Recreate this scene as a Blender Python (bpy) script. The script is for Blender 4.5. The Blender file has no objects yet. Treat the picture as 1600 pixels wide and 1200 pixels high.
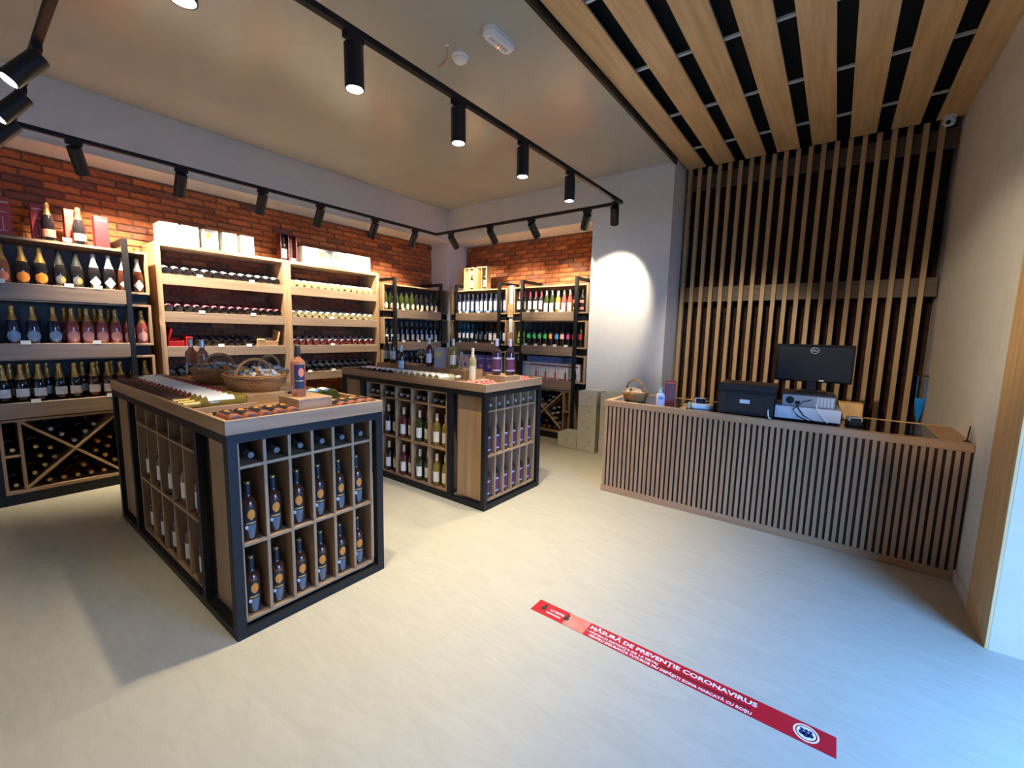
import bpy, bmesh, math, random
from mathutils import Vector, Matrix, Euler
random.seed(7)
PI = math.pi
SC = bpy.context.scene
COL = SC.collection

# ------------------------------------------------------------------ camera
yaw, pit, rol = 0.6448, 0.1206, -0.0229
fw = Vector((-math.sin(yaw)*math.cos(pit), math.cos(yaw)*math.cos(pit), -math.sin(pit)))
rt = Vector((math.cos(yaw), math.sin(yaw), 0)); dn = fw.cross(rt)
cx_ = math.cos(rol)*rt + math.sin(rol)*dn
cd_ = -math.sin(rol)*rt + math.cos(rol)*dn
cam_d = bpy.data.cameras.new('camera'); cam = bpy.data.objects.new('camera', cam_d); COL.objects.link(cam)
m = Matrix((cx_, -cd_, -fw)).transposed().to_4x4(); m.translation = (0, 0, 1.5)
cam.matrix_world = m
cam_d.sensor_width = 36; cam_d.lens = 666.12/1600*36; cam_d.clip_start = 0.02
SC.camera = cam

# ------------------------------------------------------------------ world, daylight, exposure
wd = bpy.data.worlds.new('sky'); SC.world = wd; wd.use_nodes = True
bg = wd.node_tree.nodes['Background']; bg.inputs[0].default_value = (0.17, 0.42, 1.0, 1); bg.inputs[1].default_value = 8.5
SC.view_settings.view_transform = 'Standard'; SC.view_settings.look = 'None'
SC.view_settings.exposure = 1.4; SC.view_settings.gamma = 1.0
SC.view_settings.use_curve_mapping = False
SC.cycles.max_bounces = 7; SC.cycles.diffuse_bounces = 4; SC.cycles.glossy_bounces = 3
SC.cycles.transmission_bounces = 5; SC.cycles.caustics_reflective = False; SC.cycles.caustics_refractive = False
SC.cycles.use_denoising = True; SC.cycles.adaptive_threshold = 0.02; SC.cycles.sample_clamp_indirect = 6
pl = bpy.data.lights.new('window_daylight', 'AREA'); pl.shape = 'RECTANGLE'; pl.size = 1.55; pl.size_y = 2.4
po = bpy.data.objects.new('window_daylight', pl); COL.objects.link(po)
po.location = (1.58, 1.725, 1.2); po.rotation_euler = (0, PI/2, 0)
po.rotation_euler = Euler((PI/2, 0, PI/2)).to_matrix().to_euler()
pl.cycles.is_portal = True
SPOT_W = 62.0
SPOT_C = (1.0, 0.835, 0.59)

# ------------------------------------------------------------------ materials
MATS = {}
def nodemat(name):
    mt = bpy.data.materials.new(name); mt.use_nodes = True
    return mt, mt.node_tree.nodes, mt.node_tree.links, mt.node_tree.nodes['Principled BSDF']
def plain(name, c, rough=0.5, metal=0.0, spec=0.5, coat=0.0, trans=0.0, emit=None, es=0.0, ior=1.45):
    if name in MATS: return MATS[name]
    mt, n, l, b = nodemat(name)
    b.inputs['Base Color'].default_value = (*c, 1); b.inputs['Roughness'].default_value = rough
    b.inputs['Metallic'].default_value = metal; b.inputs['Specular IOR Level'].default_value = spec
    b.inputs['Coat Weight'].default_value = coat; b.inputs['Transmission Weight'].default_value = trans
    b.inputs['IOR'].default_value = ior
    if emit: b.inputs['Emission Color'].default_value = (*emit, 1); b.inputs['Emission Strength'].default_value = es
    MATS[name] = mt; return mt
def noisy(name, c1, c2, scale=(4, 4, 4), rough=0.6, detail=4, spec=0.4, bump=0.0, lo=0.35, hi=0.65, rand=True, r2=None):
    """two-tone noise material in object space, shifted for every object"""
    if name in MATS: return MATS[name]
    mt, n, l, b = nodemat(name)
    tc = n.new('ShaderNodeTexCoord'); mp = n.new('ShaderNodeMapping'); mp.inputs['Scale'].default_value = scale
    l.new(tc.outputs['Object'], mp.inputs['Vector'])
    if rand:
        oi = n.new('ShaderNodeObjectInfo'); mu = n.new('ShaderNodeMath'); mu.operation = 'MULTIPLY'; mu.inputs[1].default_value = 37.0
        cb = n.new('ShaderNodeCombineXYZ')
        l.new(oi.outputs['Random'], mu.inputs[0])
        for k in range(3): l.new(mu.outputs[0], cb.inputs[k])
        l.new(cb.outputs[0], mp.inputs['Location'])
    ns = n.new('ShaderNodeTexNoise'); ns.inputs['Scale'].default_value = 1.0; ns.inputs['Detail'].default_value = detail
    l.new(mp.outputs[0], ns.inputs['Vector'])
    rp = n.new('ShaderNodeValToRGB'); rp.color_ramp.elements[0].position = lo; rp.color_ramp.elements[1].position = hi
    rp.color_ramp.elements[0].color = (*c1, 1); rp.color_ramp.elements[1].color = (*c2, 1)
    l.new(ns.outputs['Fac'], rp.inputs[0]); l.new(rp.outputs[0], b.inputs['Base Color'])
    b.inputs['Roughness'].default_value = rough; b.inputs['Specular IOR Level'].default_value = spec
    if bump:
        bp = n.new('ShaderNodeBump'); bp.inputs['Strength'].default_value = bump; bp.inputs['Distance'].default_value = 0.004
        l.new(ns.outputs['Fac'], bp.inputs['Height']); l.new(bp.outputs[0], b.inputs['Normal'])
    MATS[name] = mt; return mt
TONE = {'oak': ((0.29, 0.18, 0.098), (0.41, 0.27, 0.155)),
        'plank': ((0.66, 0.39, 0.165), (0.84, 0.55, 0.265)),
        'slat': ((0.35, 0.195, 0.10), (0.45, 0.275, 0.155)),
        'batten': ((0.40, 0.27, 0.14), (0.50, 0.35, 0.19)),
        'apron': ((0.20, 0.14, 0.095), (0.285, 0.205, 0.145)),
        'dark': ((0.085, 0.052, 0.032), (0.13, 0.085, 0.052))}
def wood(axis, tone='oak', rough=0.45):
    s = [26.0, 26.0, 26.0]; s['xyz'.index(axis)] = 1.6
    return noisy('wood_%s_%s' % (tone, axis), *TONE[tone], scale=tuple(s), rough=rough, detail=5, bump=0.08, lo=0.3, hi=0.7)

black = plain('black_steel', (0.008, 0.008, 0.009), 0.5, 0.0, 0.35)
blackm = plain('black_matte', (0.008, 0.008, 0.009), 0.75)
lampblack = plain('lamp_black', (0.010, 0.010, 0.011), 0.45)
white = plain('white_plastic', (0.88, 0.88, 0.86), 0.4)
paper = plain('white_paper', (0.82, 0.81, 0.78), 0.7)
chrome = plain('metal_rod', (0.6, 0.6, 0.6), 0.3, 1.0)
wall_grey = noisy('wall_grey_paint', (0.70, 0.715, 0.735), (0.73, 0.745, 0.765), (9, 9, 9), 0.75, rand=False)
wall_beige = noisy('wall_beige_paint', (0.80, 0.76, 0.69), (0.84, 0.80, 0.73), (9, 9, 9), 0.75, rand=False)
wall_white = noisy('wall_white_paint', (0.70, 0.70, 0.70), (0.74, 0.74, 0.74), (9, 9, 9), 0.7, rand=False)
ceil_mat = noisy('ceiling_satin', (0.45, 0.445, 0.375), (0.475, 0.47, 0.395), (2, 2, 2), 0.24, spec=0.6, rand=False)
back_grey = plain('back_panel_grey', (0.085, 0.075, 0.065), 0.6)

def floor_material():
    mt, n, l, b = nodemat('floor_vinyl')
    tc = n.new('ShaderNodeTexCoord'); mp = n.new('ShaderNodeMapping')
    mp.inputs['Scale'].default_value = (2.0, 8.0, 1); mp.inputs['Rotation'].default_value = (0, 0, -0.35)
    l.new(tc.outputs['Object'], mp.inputs[0])
    n1 = n.new('ShaderNodeTexNoise'); n1.inputs['Scale'].default_value = 1.6; n1.inputs['Detail'].default_value = 9; n1.inputs['Roughness'].default_value = 0.68; n1.inputs['Distortion'].default_value = 1.4
    l.new(mp.outputs[0], n1.inputs['Vector'])
    rp = n.new('ShaderNodeValToRGB'); e = rp.color_ramp.elements
    e[0].position = 0.30; e[0].color = (0.455, 0.435, 0.345, 1); e[1].position = 0.72; e[1].color = (0.535, 0.515, 0.415, 1)
    l.new(n1.outputs['Fac'], rp.inputs[0]); l.new(rp.outputs[0], b.inputs['Base Color'])
    b.inputs['Roughness'].default_value = 0.42; b.inputs['Specular IOR Level'].default_value = 0.35
    return mt
def brick_material(name, cols, dark=1.0):
    mt, n, l, b = nodemat(name)
    oi = n.new('ShaderNodeObjectInfo'); ge = n.new('ShaderNodeNewGeometry')
    ad = n.new('ShaderNodeMath'); ad.operation = 'ADD'; fr = n.new('ShaderNodeMath'); fr.operation = 'FRACT'
    l.new(oi.outputs['Random'], ad.inputs[0]); l.new(ge.outputs['Random Per Island'], ad.inputs[1]); l.new(ad.outputs[0], fr.inputs[0])
    rp = n.new('ShaderNodeValToRGB'); el = rp.color_ramp.elements
    while len(el) < len(cols): el.new(0.5)
    for i, c in enumerate(cols): el[i].position = i/(len(cols)-1); el[i].color = (*[v*dark for v in c], 1)
    l.new(fr.outputs[0], rp.inputs[0])
    tc = n.new('ShaderNodeTexCoord'); ns = n.new('ShaderNodeTexNoise'); ns.inputs['Scale'].default_value = 22; ns.inputs['Detail'].default_value = 5
    l.new(tc.outputs['Object'], ns.inputs['Vector'])
    mx = n.new('ShaderNodeMix'); mx.data_type = 'RGBA'; mx.blend_type = 'MULTIPLY'; mx.inputs[0].default_value = 0.7
    r2 = n.new('ShaderNodeValToRGB'); r2.color_ramp.elements[0].color = (0.45, 0.42, 0.40, 1); r2.color_ramp.elements[0].position = 0.3; r2.color_ramp.elements[1].position = 0.6
    l.new(ns.outputs['Fac'], r2.inputs[0]); l.new(rp.outputs[0], mx.inputs[6]); l.new(r2.outputs[0], mx.inputs[7]); l.new(mx.outputs[2], b.inputs['Base Color'])
    bp = n.new('ShaderNodeBump'); bp.inputs['Strength'].default_value = 0.5; bp.inputs['Distance'].default_value = 0.006
    l.new(ns.outputs['Fac'], bp.inputs['Height']); l.new(bp.outputs[0], b.inputs['Normal'])
    b.inputs['Roughness'].default_value = 0.85; b.inputs['Specular IOR Level'].default_value = 0.2
    MATS[name] = mt; return mt
BR = [(0.36, 0.105, 0.04), (0.46, 0.15, 0.055), (0.28, 0.075, 0.035), (0.52, 0.19, 0.07), (0.17, 0.07, 0.05), (0.40, 0.125, 0.048)]
brick_mat = brick_material('brick_red', BR)
brick_dark = brick_material('brick_dark', [(0.06, 0.020, 0.014), (0.035, 0.015, 0.012), (0.08, 0.026, 0.016), (0.03, 0.014, 0.012)])
mortar = noisy('mortar', (0.13, 0.065, 0.042), (0.22, 0.11, 0.07), (30, 30, 30), 0.9, bump=0.3, rand=False)
mortar_dark = plain('mortar_dark', (0.03, 0.022, 0.02), 0.9)
def wicker_material():
    mt, n, l, b = nodemat('wicker')
    tc = n.new('ShaderNodeTexCoord'); w = n.new('ShaderNodeTexWave'); w.bands_direction = 'Z'; w.inputs['Scale'].default_value = 32; w.inputs['Distortion'].default_value = 5; w.inputs['Detail Scale'].default_value = 6
    l.new(tc.outputs['Object'], w.inputs['Vector'])
    rp = n.new('ShaderNodeValToRGB'); rp.color_ramp.elements[0].color = (0.28, 0.11, 0.03, 1); rp.color_ramp.elements[1].color = (0.66, 0.35, 0.12, 1)
    l.new(w.outputs['Fac'], rp.inputs[0]); l.new(rp.outputs[0], b.inputs['Base Color'])
    bp = n.new('ShaderNodeBump'); bp.inputs['Strength'].default_value = 0.8; bp.inputs['Distance'].default_value = 0.004
    l.new(w.outputs['Fac'], bp.inputs['Height']); l.new(bp.outputs[0], b.inputs['Normal']); b.inputs['Roughness'].default_value = 0.6
    return mt
wicker = wicker_material()

# ------------------------------------------------------------------ mesh helpers
MC = {}
def mesh_from(bm, key=None, smooth=False):
    me = bpy.data.meshes.new('mesh'); bm.normal_update(); bm.to_mesh(me); bm.free()
    if smooth:
        for p in me.polygons: p.use_smooth = True
    if key: MC[key] = me
    return me
def boxmesh(sx, sy, sz, mat, bev=0.0):
    key = ('b', round(sx, 4), round(sy, 4), round(sz, 4), mat.name, bev)
    if key in MC: return MC[key]
    bm = bmesh.new(); bmesh.ops.create_cube(bm, size=1.0)
    bmesh.ops.scale(bm, vec=(sx, sy, sz), verts=bm.verts)
    if bev: bmesh.ops.bevel(bm, geom=list(bm.edges), offset=min(bev, 0.4*min(sx, sy, sz)), segments=1, affect='EDGES', profile=0.5)
    me = mesh_from(bm, key); me.materials.append(mat); return me
def link(name, me, parent=None, loc=(0, 0, 0), rot=None):
    o = bpy.data.objects.new(name, me); COL.objects.link(o); o.location = loc
    if rot: o.rotation_euler = rot
    if parent: o.parent = parent
    return o
def box(name, parent, mat, x0, x1, y0, y1, z0, z1, bev=0.0015):
    me = boxmesh(abs(x1-x0), abs(y1-y0), abs(z1-z0), mat, bev)
    return link(name, me, parent, ((x0+x1)/2, (y0+y1)/2, (z0+z1)/2))
def lathe_bm(bm, prof, seg=16, ox=0, oy=0, oz=0, sx=1, sy=1):
    rings = []
    for r, z in prof:
        if r < 1e-6: rings.append([bm.verts.new((ox, oy, z+oz))])
        else: rings.append([bm.verts.new((ox+r*sx*math.cos(2*PI*k/seg), oy+r*sy*math.sin(2*PI*k/seg), z+oz)) for k in range(seg)])
    for a, b in zip(rings, rings[1:]):
        if len(a) == 1 and len(b) == 1: continue
        for k in range(seg):
            k2 = (k+1) % seg
            if len(a) == 1: bm.faces.new((a[0], b[k2], b[k]))
            elif len(b) == 1: bm.faces.new((a[k], a[k2], b[0]))
            else: bm.faces.new((a[k], a[k2], b[k2], b[k]))
def lathe(name, parent, mat, prof, seg=16, loc=(0, 0, 0), rot=None, key=None, smooth=True, sx=1, sy=1):
    if key and key in MC: me = MC[key]
    else:
        bm = bmesh.new(); lathe_bm(bm, prof, seg, sx=sx, sy=sy); me = mesh_from(bm, key, False)
        me.materials.append(mat)
        if smooth:
            for p in me.polygons: p.use_smooth = True
            me.set_sharp_from_angle(angle=0.7)
    return link(name, me, parent, loc, rot)
def tube_bm(bm, pts, r, seg=8, caps=True):
    pts = [Vector(p) for p in pts]; rings = []
    for i, p in enumerate(pts):
        t = (pts[min(i+1, len(pts)-1)]-pts[max(i-1, 0)]).normalized()
        a = t.cross(Vector((0, 0, 1)));
        if a.length < 1e-3: a = t.cross(Vector((0, 1, 0)))
        a.normalize(); b = t.cross(a)
        rings.append([bm.verts.new(p+r*(math.cos(2*PI*k/seg)*a+math.sin(2*PI*k/seg)*b)) for k in range(seg)])
    for A, B in zip(rings, rings[1:]):
        for k in range(seg): bm.faces.new((A[k], A[(k+1) % seg], B[(k+1) % seg], B[k]))
    if caps: bm.faces.new(rings[0][::-1]); bm.faces.new(rings[-1])
def tube(name, parent, mat, pts, r, seg=8, loc=(0, 0, 0)):
    bm = bmesh.new(); tube_bm(bm, pts, r, seg); me = mesh_from(bm, None, True); me.materials.append(mat)
    return link(name, me, parent, loc)
def rotboard(name, parent, mat, p0, p1, thick, depth0, depth1):
    """board in the local x-z plane from p0 to p1"""
    (x0, z0), (x1, z1) = p0, p1; L = math.hypot(x1-x0, z1-z0); a = math.atan2(z1-z0, x1-x0)
    me = boxmesh(L, depth1-depth0, thick, mat, 0.0015)
    return link(name, me, parent, ((x0+x1)/2, (depth0+depth1)/2, (z0+z1)/2), (0, -a, 0))
def thing(name, label, cat, loc=(0, 0, 0), rotz=0, group=None):
    o = bpy.data.objects.new(name, None); COL.objects.link(o); o.empty_display_size = 0.05
    o.location = loc; o.rotation_euler = (0, 0, rotz)
    return tag(o, label, cat, group)
def tag(o, label, cat, group=None):
    o['label'] = label; o['category'] = cat
    if group: o['group'] = group
    return o
def struct(o): o['kind'] = 'structure'; return o
def place(t, u, v, z):
    c, s = math.cos(t.rotation_euler[2]), math.sin(t.rotation_euler[2])
    return (t.location[0]+c*u-s*v, t.location[1]+s*u+c*v, t.location[2]+z)
ORDS = ['second', 'third', 'fourth', 'fifth', 'sixth', 'seventh', 'eighth', 'ninth', 'tenth']
def nth(i, n):
    if n == 1: return 'only'
    if i == 0: return 'leftmost'
    if i == n-1: return 'rightmost'
    if n % 2 and i == n//2: return 'middle'
    if i < n/2: return ORDS[i-1] + ' from left'
    return ORDS[n-2-i] + ' from right'
def text(name, parent, s, size, mat, loc, rot=(0, 0, 0), sx=1.0, width=None, bold=0.0, align='LEFT'):
    cu = bpy.data.curves.new('text', 'FONT'); cu.body = s; cu.size = size; cu.align_x = align; cu.offset = bold; cu.resolution_u = 2
    to = bpy.data.objects.new('text', cu); COL.objects.link(to)
    dg = bpy.context.evaluated_depsgraph_get(); dg.update()
    me = bpy.data.meshes.new_from_object(to.evaluated_get(dg)); bpy.data.objects.remove(to)
    me.materials.clear(); me.materials.append(mat)
    o = link(name, me, parent, loc, rot)
    if width:
        xs = [v.co.x for v in me.vertices]; sx = width/(max(xs)-min(xs))
    for v in me.vertices: v.co.x *= sx
    return o

# ================================================================== THE SETTING
XL, YB, ZC, ZH = -5.785, 5.735, 3.50, 2.97          # brick planes, ceiling, soffit underside
XS, YS = -5.38, 5.25                                 # soffit faces
XR = 0.737                                           # right wall
fl = floor_material()
struct(box('floor', None, fl, -6.0, 1.85, -2.4, 6.2, -0.06, 0, 0))
struct(box('pavement', None, noisy('pavement_grey', (0.10, 0.095, 0.09), (0.14, 0.13, 0.12), (3, 3, 3), 0.9, rand=False), 1.85, 16, -12, 14, -0.08, -0.03, 0))
wl = struct(box('wall_left', None, mortar, XL-0.12, XL, -2.3, 5.9, 0, ZC, 0))
wb = struct(box('wall_back', None, mortar, XL, -2.68, YB, YB+0.12, 0, ZC, 0))
struct(box('wall_left_soffit', None, wall_grey, XL, XS, -2.3, YS, ZH, ZC, 0))
struct(box('wall_back_soffit', None, wall_grey, XL, -2.68, YS, YB, ZH, ZC, 0))
struct(box('pillar_corner', None, wall_grey, XL, XS, YS, YB, 0, ZH, 0))
struct(box('column_back', None, wall_grey, -2.68, -1.66, YS, 6.14, 0, 3.68, 0))
ws = struct(box('wall_slatted', None, mortar_dark, -1.66, XR, 6.02, 6.14, 0, 3.62, 0))
struct(box('wall_right', None, wall_beige, XR, XR+0.14, 3.10, 6.14, 0, 3.62, 0))
struct(box('wall_right_return', None, noisy('wall_entry_offset_beige', (0.66, 0.52, 0.43), (0.70, 0.56, 0.46), (9, 9, 9), 0.7, rand=False), XR, 1.68, 2.98, 3.10, 0, 3.62, 0))  # beige of the right wall, darkened and reddened to offset blue daylight
struct(box('wall_front', None, wall_white, -5.9, 1.68, -2.42, -2.30, 0, 3.62, 0))
struct(box('wall_entrance_top', None, wall_white, 1.56, 1.68, -2.3, 2.98, 2.40, 3.62, 0))
struct(box('wall_entrance_far', None, wall_white, 1.56, 1.68, 2.50, 2.98, 0, 2.40, 0))
struct(box('wall_entrance_near', None, wall_white, 1.56, 1.68, -2.3, 0.95, 0, 2.40, 0))
dr = struct(box('door_1', None, black, 1.59, 1.65, 0.95, 2.50, 2.35, 2.40, 0))
for y in (-0.775, 0.735): box('door_jamb', dr, black, -0.03, 0.03, y, y+0.04, -2.375, -0.025, 0)
struct(box('ceiling', None, ceil_mat, -5.9, -1.66, -2.3, YS, ZC, 3.68, 0))
cs = struct(box('ceiling_slatted', None, blackm, -1.66, 1.68, -2.3, 6.14, 3.62, 3.68, 0))
struct(box('trim_1', None, black, -1.665, -1.64, -2.3, YS, ZC-0.035, 3.62, 0))
struct(box('trim_2', None, wood('z', 'plank'), XR-0.014, XR, 2.98, 3.36, 0, 3.5, 0.002))
struct(box('baseboard_right', None, wall_white, XR-0.012, XR, 3.36, 5.9, 0, 0.075, 0.002))

# bricks
BL, BH, BT, JZ, JU = 0.232, 0.056, 0.014, 0.067, 0.244
def bricks(parent, along, plane, u0, u1, z0, z1, mat, stuff=False, seed=1, sgn=1):
    """running bond of bricks standing proud of a wall; 'along' y: wall faces +x, 'along' x: wall faces -y"""
    rnd = random.Random(seed); items = []; k = 0; z = z0
    while z + BH <= z1 + 0.012:
        off = (JU/2 if k % 2 else 0) + rnd.uniform(-0.02, 0.02); u = u0 - off
        while u < u1:
            a, b = max(u, u0), min(u+BL, u1)
            if b-a > 0.03: items.append((a, b, z, rnd.uniform(-0.003, 0.006)))
            u += JU
        z += JZ; k += 1
    if not stuff:
        pl_ = Vector(parent.location)
        for a, b, z, d in items:
            L = BL if b-a > BL-0.02 else round((b-a)*20)/20
            if L <= 0: continue
            if along == 'y':
                me = boxmesh(BT*2, L, BH, mat, 0.005); c = Vector((plane+d, (a+b)/2, z+BH/2))
            else:
                me = boxmesh(L, BT*2, BH, mat, 0.005); c = Vector(((a+b)/2, plane-d, z+BH/2))
            link('brick', me, parent, c-pl_)
    else:
        bm = bmesh.new()
        for a, b, z, d in items:
            c = (plane+d, (a+b)/2, z+BH/2) if along == 'y' else ((a+b)/2, plane-d, z+BH/2)
            s = (BT*2, b-a, BH) if along == 'y' else (b-a, BT*2, BH)
            bmesh.ops.create_cube(bm, size=1, matrix=Matrix.Translation(Vector(c)) @ Matrix.Diagonal((*s, 1)))
        me = mesh_from(bm); me.materials.append(mat); o = link('brick_field', me, parent, -Vector(parent.location)); o['kind'] = 'stuff'
bricks(wl, 'y', XL, 0.15, YS, 2.15, ZH, brick_mat, seed=3)
bricks(wl, 'y', XL, -2.2, 0.15, 0.0, ZH, brick_mat, True, seed=4)
bricks(wl, 'y', XL, 0.15, YS, 0.0, 2.13, brick_mat, True, seed=5)
bricks(wb, 'x', YB, XS, -2.68, 2.15, ZH, brick_mat, seed=6)
bricks(wb, 'x', YB, XS, -2.68, 0.0, 2.13, brick_mat, True, seed=8)
bricks(ws, 'x', 6.02, -1.66, XR, 0.0, 3.5, brick_dark, True, seed=9)

# wooden battens in front of the dark brick wall, with two cross beams behind
wpos = Vector(ws.location)
for i in range(21):
    x = -1.605 + i*0.1105
    box('batten', ws, wood('z', 'batten'), x-0.021-wpos.x, x+0.021-wpos.x, 5.66-wpos.y, 5.71-wpos.y, 0-wpos.z, 3.515-wpos.z)
for z0, z1 in ((1.93, 2.11), (3.27, 3.45), (0.35, 0.53)):
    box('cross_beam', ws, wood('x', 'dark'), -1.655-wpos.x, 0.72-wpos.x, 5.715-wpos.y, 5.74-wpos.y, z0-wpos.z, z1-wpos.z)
for x in (-1.2, -0.1, 0.6):
    box('wall_bracket', ws, black, x-wpos.x, x+0.04-wpos.x, 5.742-wpos.y, 6.02-wpos.y, 1.98-wpos.z, 2.02-wpos.z)
# ceiling planks and metal rods above the counter
cpos = Vector(cs.location)
for i in range(8):
    x = -1.63 + i*0.3115
    w = 0.205 if i < 7 else 0.185
    box('plank', cs, wood('y', 'plank', 0.4), x-cpos.x, x+w-cpos.x, 0.6-cpos.y, 5.655-cpos.y, 3.515-cpos.z, 3.535-cpos.z, 0.002)
for y in (1.72, 2.57, 3.42, 4.27, 5.12):
    box('carrier_rod', cs, plain('rod_galvanised', (0.70, 0.70, 0.68), 0.45, 0.2), -1.635-cpos.x, 0.735-cpos.x, y-0.012-cpos.y, y+0.012-cpos.y, 3.536-cpos.z, 3.552-cpos.z, 0)

# ================================================================== TRACK LIGHTS
ZT, TX0, TX1, TY0, TY1 = 2.93, -4.92, -2.0, 0.41, 4.57
tr = thing('lighting_track', 'black rectangular lighting track hung below the grey ceiling', 'track', (TX0, TY0, ZT))
W_, D_ = TX1-TX0, TY1-TY0
for a in ((0, W_, -0.018, 0.018), (0, W_, D_-0.018, D_+0.018)): box('track_rail', tr, black, a[0], a[1], a[2], a[3], -0.016, 0.016)
for a in ((-0.018, 0.018, 0, D_), (W_-0.018, W_+0.018, 0, D_)): box('track_rail', tr, black, a[0], a[1], a[2], a[3], -0.016, 0.016)
for x, y in ((0.02, D_-0.02), (W_-0.02, D_-0.02), (W_, 0.05), (1.55, 0)):
    tube('suspension_wire', tr, black, [(x, y, 0.016), (x, y, ZC-ZT)], 0.0004, 5)
lens_m = plain('lamp_lens', (1, 1, 1), 0.4, emit=(1.0, 0.93, 0.82), es=9.0)
ring_m = plain('lamp_ring', (0.85, 0.85, 0.82), 0.3)
def spot(x, y, aim, label, z=ZT, power=1.0, cone=72, blend=0.8, group='track spotlights', alongx=False):
    """cylindrical spotlight below a track, pointing at 'aim'"""
    t = thing('track_spotlight', label, 'spotlight', (x, y, z-0.016), 0, group)
    if alongx: box('adapter', t, black, -0.05, 0.05, -0.018, 0.018, -0.03, 0.0)
    else: box('adapter', t, black, -0.018, 0.018, -0.05, 0.05, -0.03, 0.0)
    tube('stem', t, black, [(0, 0, -0.03), (0, 0, -0.06)], 0.008, 8)
    L, r = 0.205, 0.046
    piv = Vector((0, 0, -0.058)); top = Vector((x, y, z-0.016))+piv
    d = (Vector(aim)-top).normalized(); q = d.to_track_quat('-Z', 'Y').to_euler()
    st = piv - d*0.015
    lathe('housing', t, lampblack, [(0, 0), (r-0.004, 0), (r, -0.004), (r, -L), (r-0.005, -L), (r-0.005, -L+0.012)], 20, st, q, 'lamp_housing')
    lathe('lens_ring', t, ring_m, [(r-0.005, -L), (r-0.012, -L+0.008), (r-0.014, -L+0.012)], 20, st, q, 'lamp_ring')
    lathe('lens', t, lens_m, [(r-0.005, -L+0.012), (0, -L+0.012)], 20, st, q, 'lamp_lens')
    ld = bpy.data.lights.new('spot_beam', 'SPOT'); ld.energy = SPOT_W*power; ld.color = SPOT_C
    ld.spot_size = math.radians(cone); ld.spot_blend = blend; ld.shadow_soft_size = 0.03
    lo = bpy.data.objects.new('spot_beam', ld); COL.objects.link(lo); lo.parent = t; lo.location = st + d*(L+0.008); lo.rotation_euler = q
    return t
for i, y in enumerate((0.62, 1.315, 2.04, 2.73, 3.44)):
    spot(TX1, y, (TX1+0.02, y+0.02, 0), ['black cylinder spotlight cut off by the top edge of the picture', 'largest black spotlight hanging straight down above the near island',
         'black spotlight hanging down beside the smoke detector', 'black spotlight hanging down, third along the middle track', 'black spotlight hanging down nearest the end of the middle track'][i], cone=88, blend=0.9, power=(0.5, 0.9, 0.95, 0.95, 0.9)[i])
spot(TX1-0.03, 4.47, (-2.36, YS, 2.0), 'tilted spotlight at the track corner shining on the grey column', cone=66, blend=0.55, power=0.9)
for i, (x, ax) in enumerate(((-4.61, -4.75), (-3.87, -4.0), (-3.19, -3.2), (-2.41, -3.2))):
    spot(x, TY1, (ax, 5.55, 2.0), 'black spotlight aimed at the back wall bottle racks, %s of four' % nth(i, 4), power=1.4, cone=72 if i < 3 else 48, alongx=True)
for i, y in enumerate((0.737, 1.43, 2.13, 2.76, 3.5, 4.165)):
    spot(TX0, y, (-5.55, y+(0.35 if i == 0 else 0.0), 1.85), 'black spotlight aimed at the brick side wall shelves, %s of six' % nth(i, 6), power=2.0 if i == 0 else 1.35, cone=100, blend=1.0)
for i, x in enumerate((-4.72, -4.12, -3.45)):
    spot(x, TY0, (x+0.05, TY0-1.0, 1.5), 'large tilted spotlight in the upper corner, %s of three' % ('lowest', 'middle', 'highest')[i], power=0.8, alongx=True)
# a second track nearer the shop front carries the lamps that light the counter
t2 = thing('lighting_track', 'black lighting track above the shop front, out of view', 'track', (-0.6, -0.9, 2.93))
box('track_rail', t2, black, -0.018, 0.018, 0, 2.0, -0.016, 0.016)
for y in (0.1, 1.9): tube('suspension_wire', t2, black, [(0, y, 0.016), (0, y, 0.69)], 0.0012, 5)
spot(-0.6, 0.95, (-0.95, 5.6, 1.28), 'spotlight above the shop front aimed at the counter wall', power=3.2, cone=27)
spot(-0.6, 0.3, (0.74, 4.75, 1.35), 'spotlight above the shop front aimed at the right wall', power=2.4, cone=30)

# ceiling fittings
t = thing('smoke_detector', 'round white smoke detector on the grey ceiling', 'detector', (-2.38, 2.444, ZC))
lathe('base', t, white, [(0, 0), (0.062, 0), (0.062, -0.012), (0.055, -0.016), (0.0, -0.016)], 24)
lathe('sensor_head', t, white, [(0.048, -0.016), (0.050, -0.034), (0.034, -0.048), (0.03, -0.05), (0, -0.05)], 24)
tube('wire', t, plain('wire_orange', (0.55, 0.25, 0.16), 0.5), [(0.015, -0.146, -0.004), (-0.02, -0.11, -0.014), (-0.06, -0.07, -0.016), (-0.11, -0.035, -0.014), (-0.16, -0.01, -0.010), (-0.237, 0.0, -0.003)], 0.0035, 6)
box('wire_clip', t, white, 0.005, 0.025, -0.16, -0.135, -0.012, 0)
t = thing('emergency_light', 'white emergency light with clear ribbed cover on the ceiling', 'light', (-2.02, 2.446, ZC), math.radians(88))
def slab8(name, parent, mat, l, w, c, z0, z1, t_in=0.0):
    pts = [(l-c, w), (l, w-c), (l, -w+c), (l-c, -w), (-l+c, -w), (-l, -w+c), (-l, w-c), (-l+c, w)]
    bm = bmesh.new(); A = [bm.verts.new((x, y, z1)) for x, y in pts]; B = [bm.verts.new((x*(1-t_in/l), y*(1-t_in/w), z0)) for x, y in pts]
    bm.faces.new(A[::-1]); bm.faces.new(B)
    for k in range(8): bm.faces.new((A[k], B[k], B[(k+1) % 8], A[(k+1) % 8]))
    bmesh.ops.recalc_face_normals(bm, faces=bm.faces); me = mesh_from(bm); me.materials.append(mat); return link(name, me, parent)
slab8('base', t, white, 0.135, 0.052, 0.03, -0.034, 0)
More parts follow.
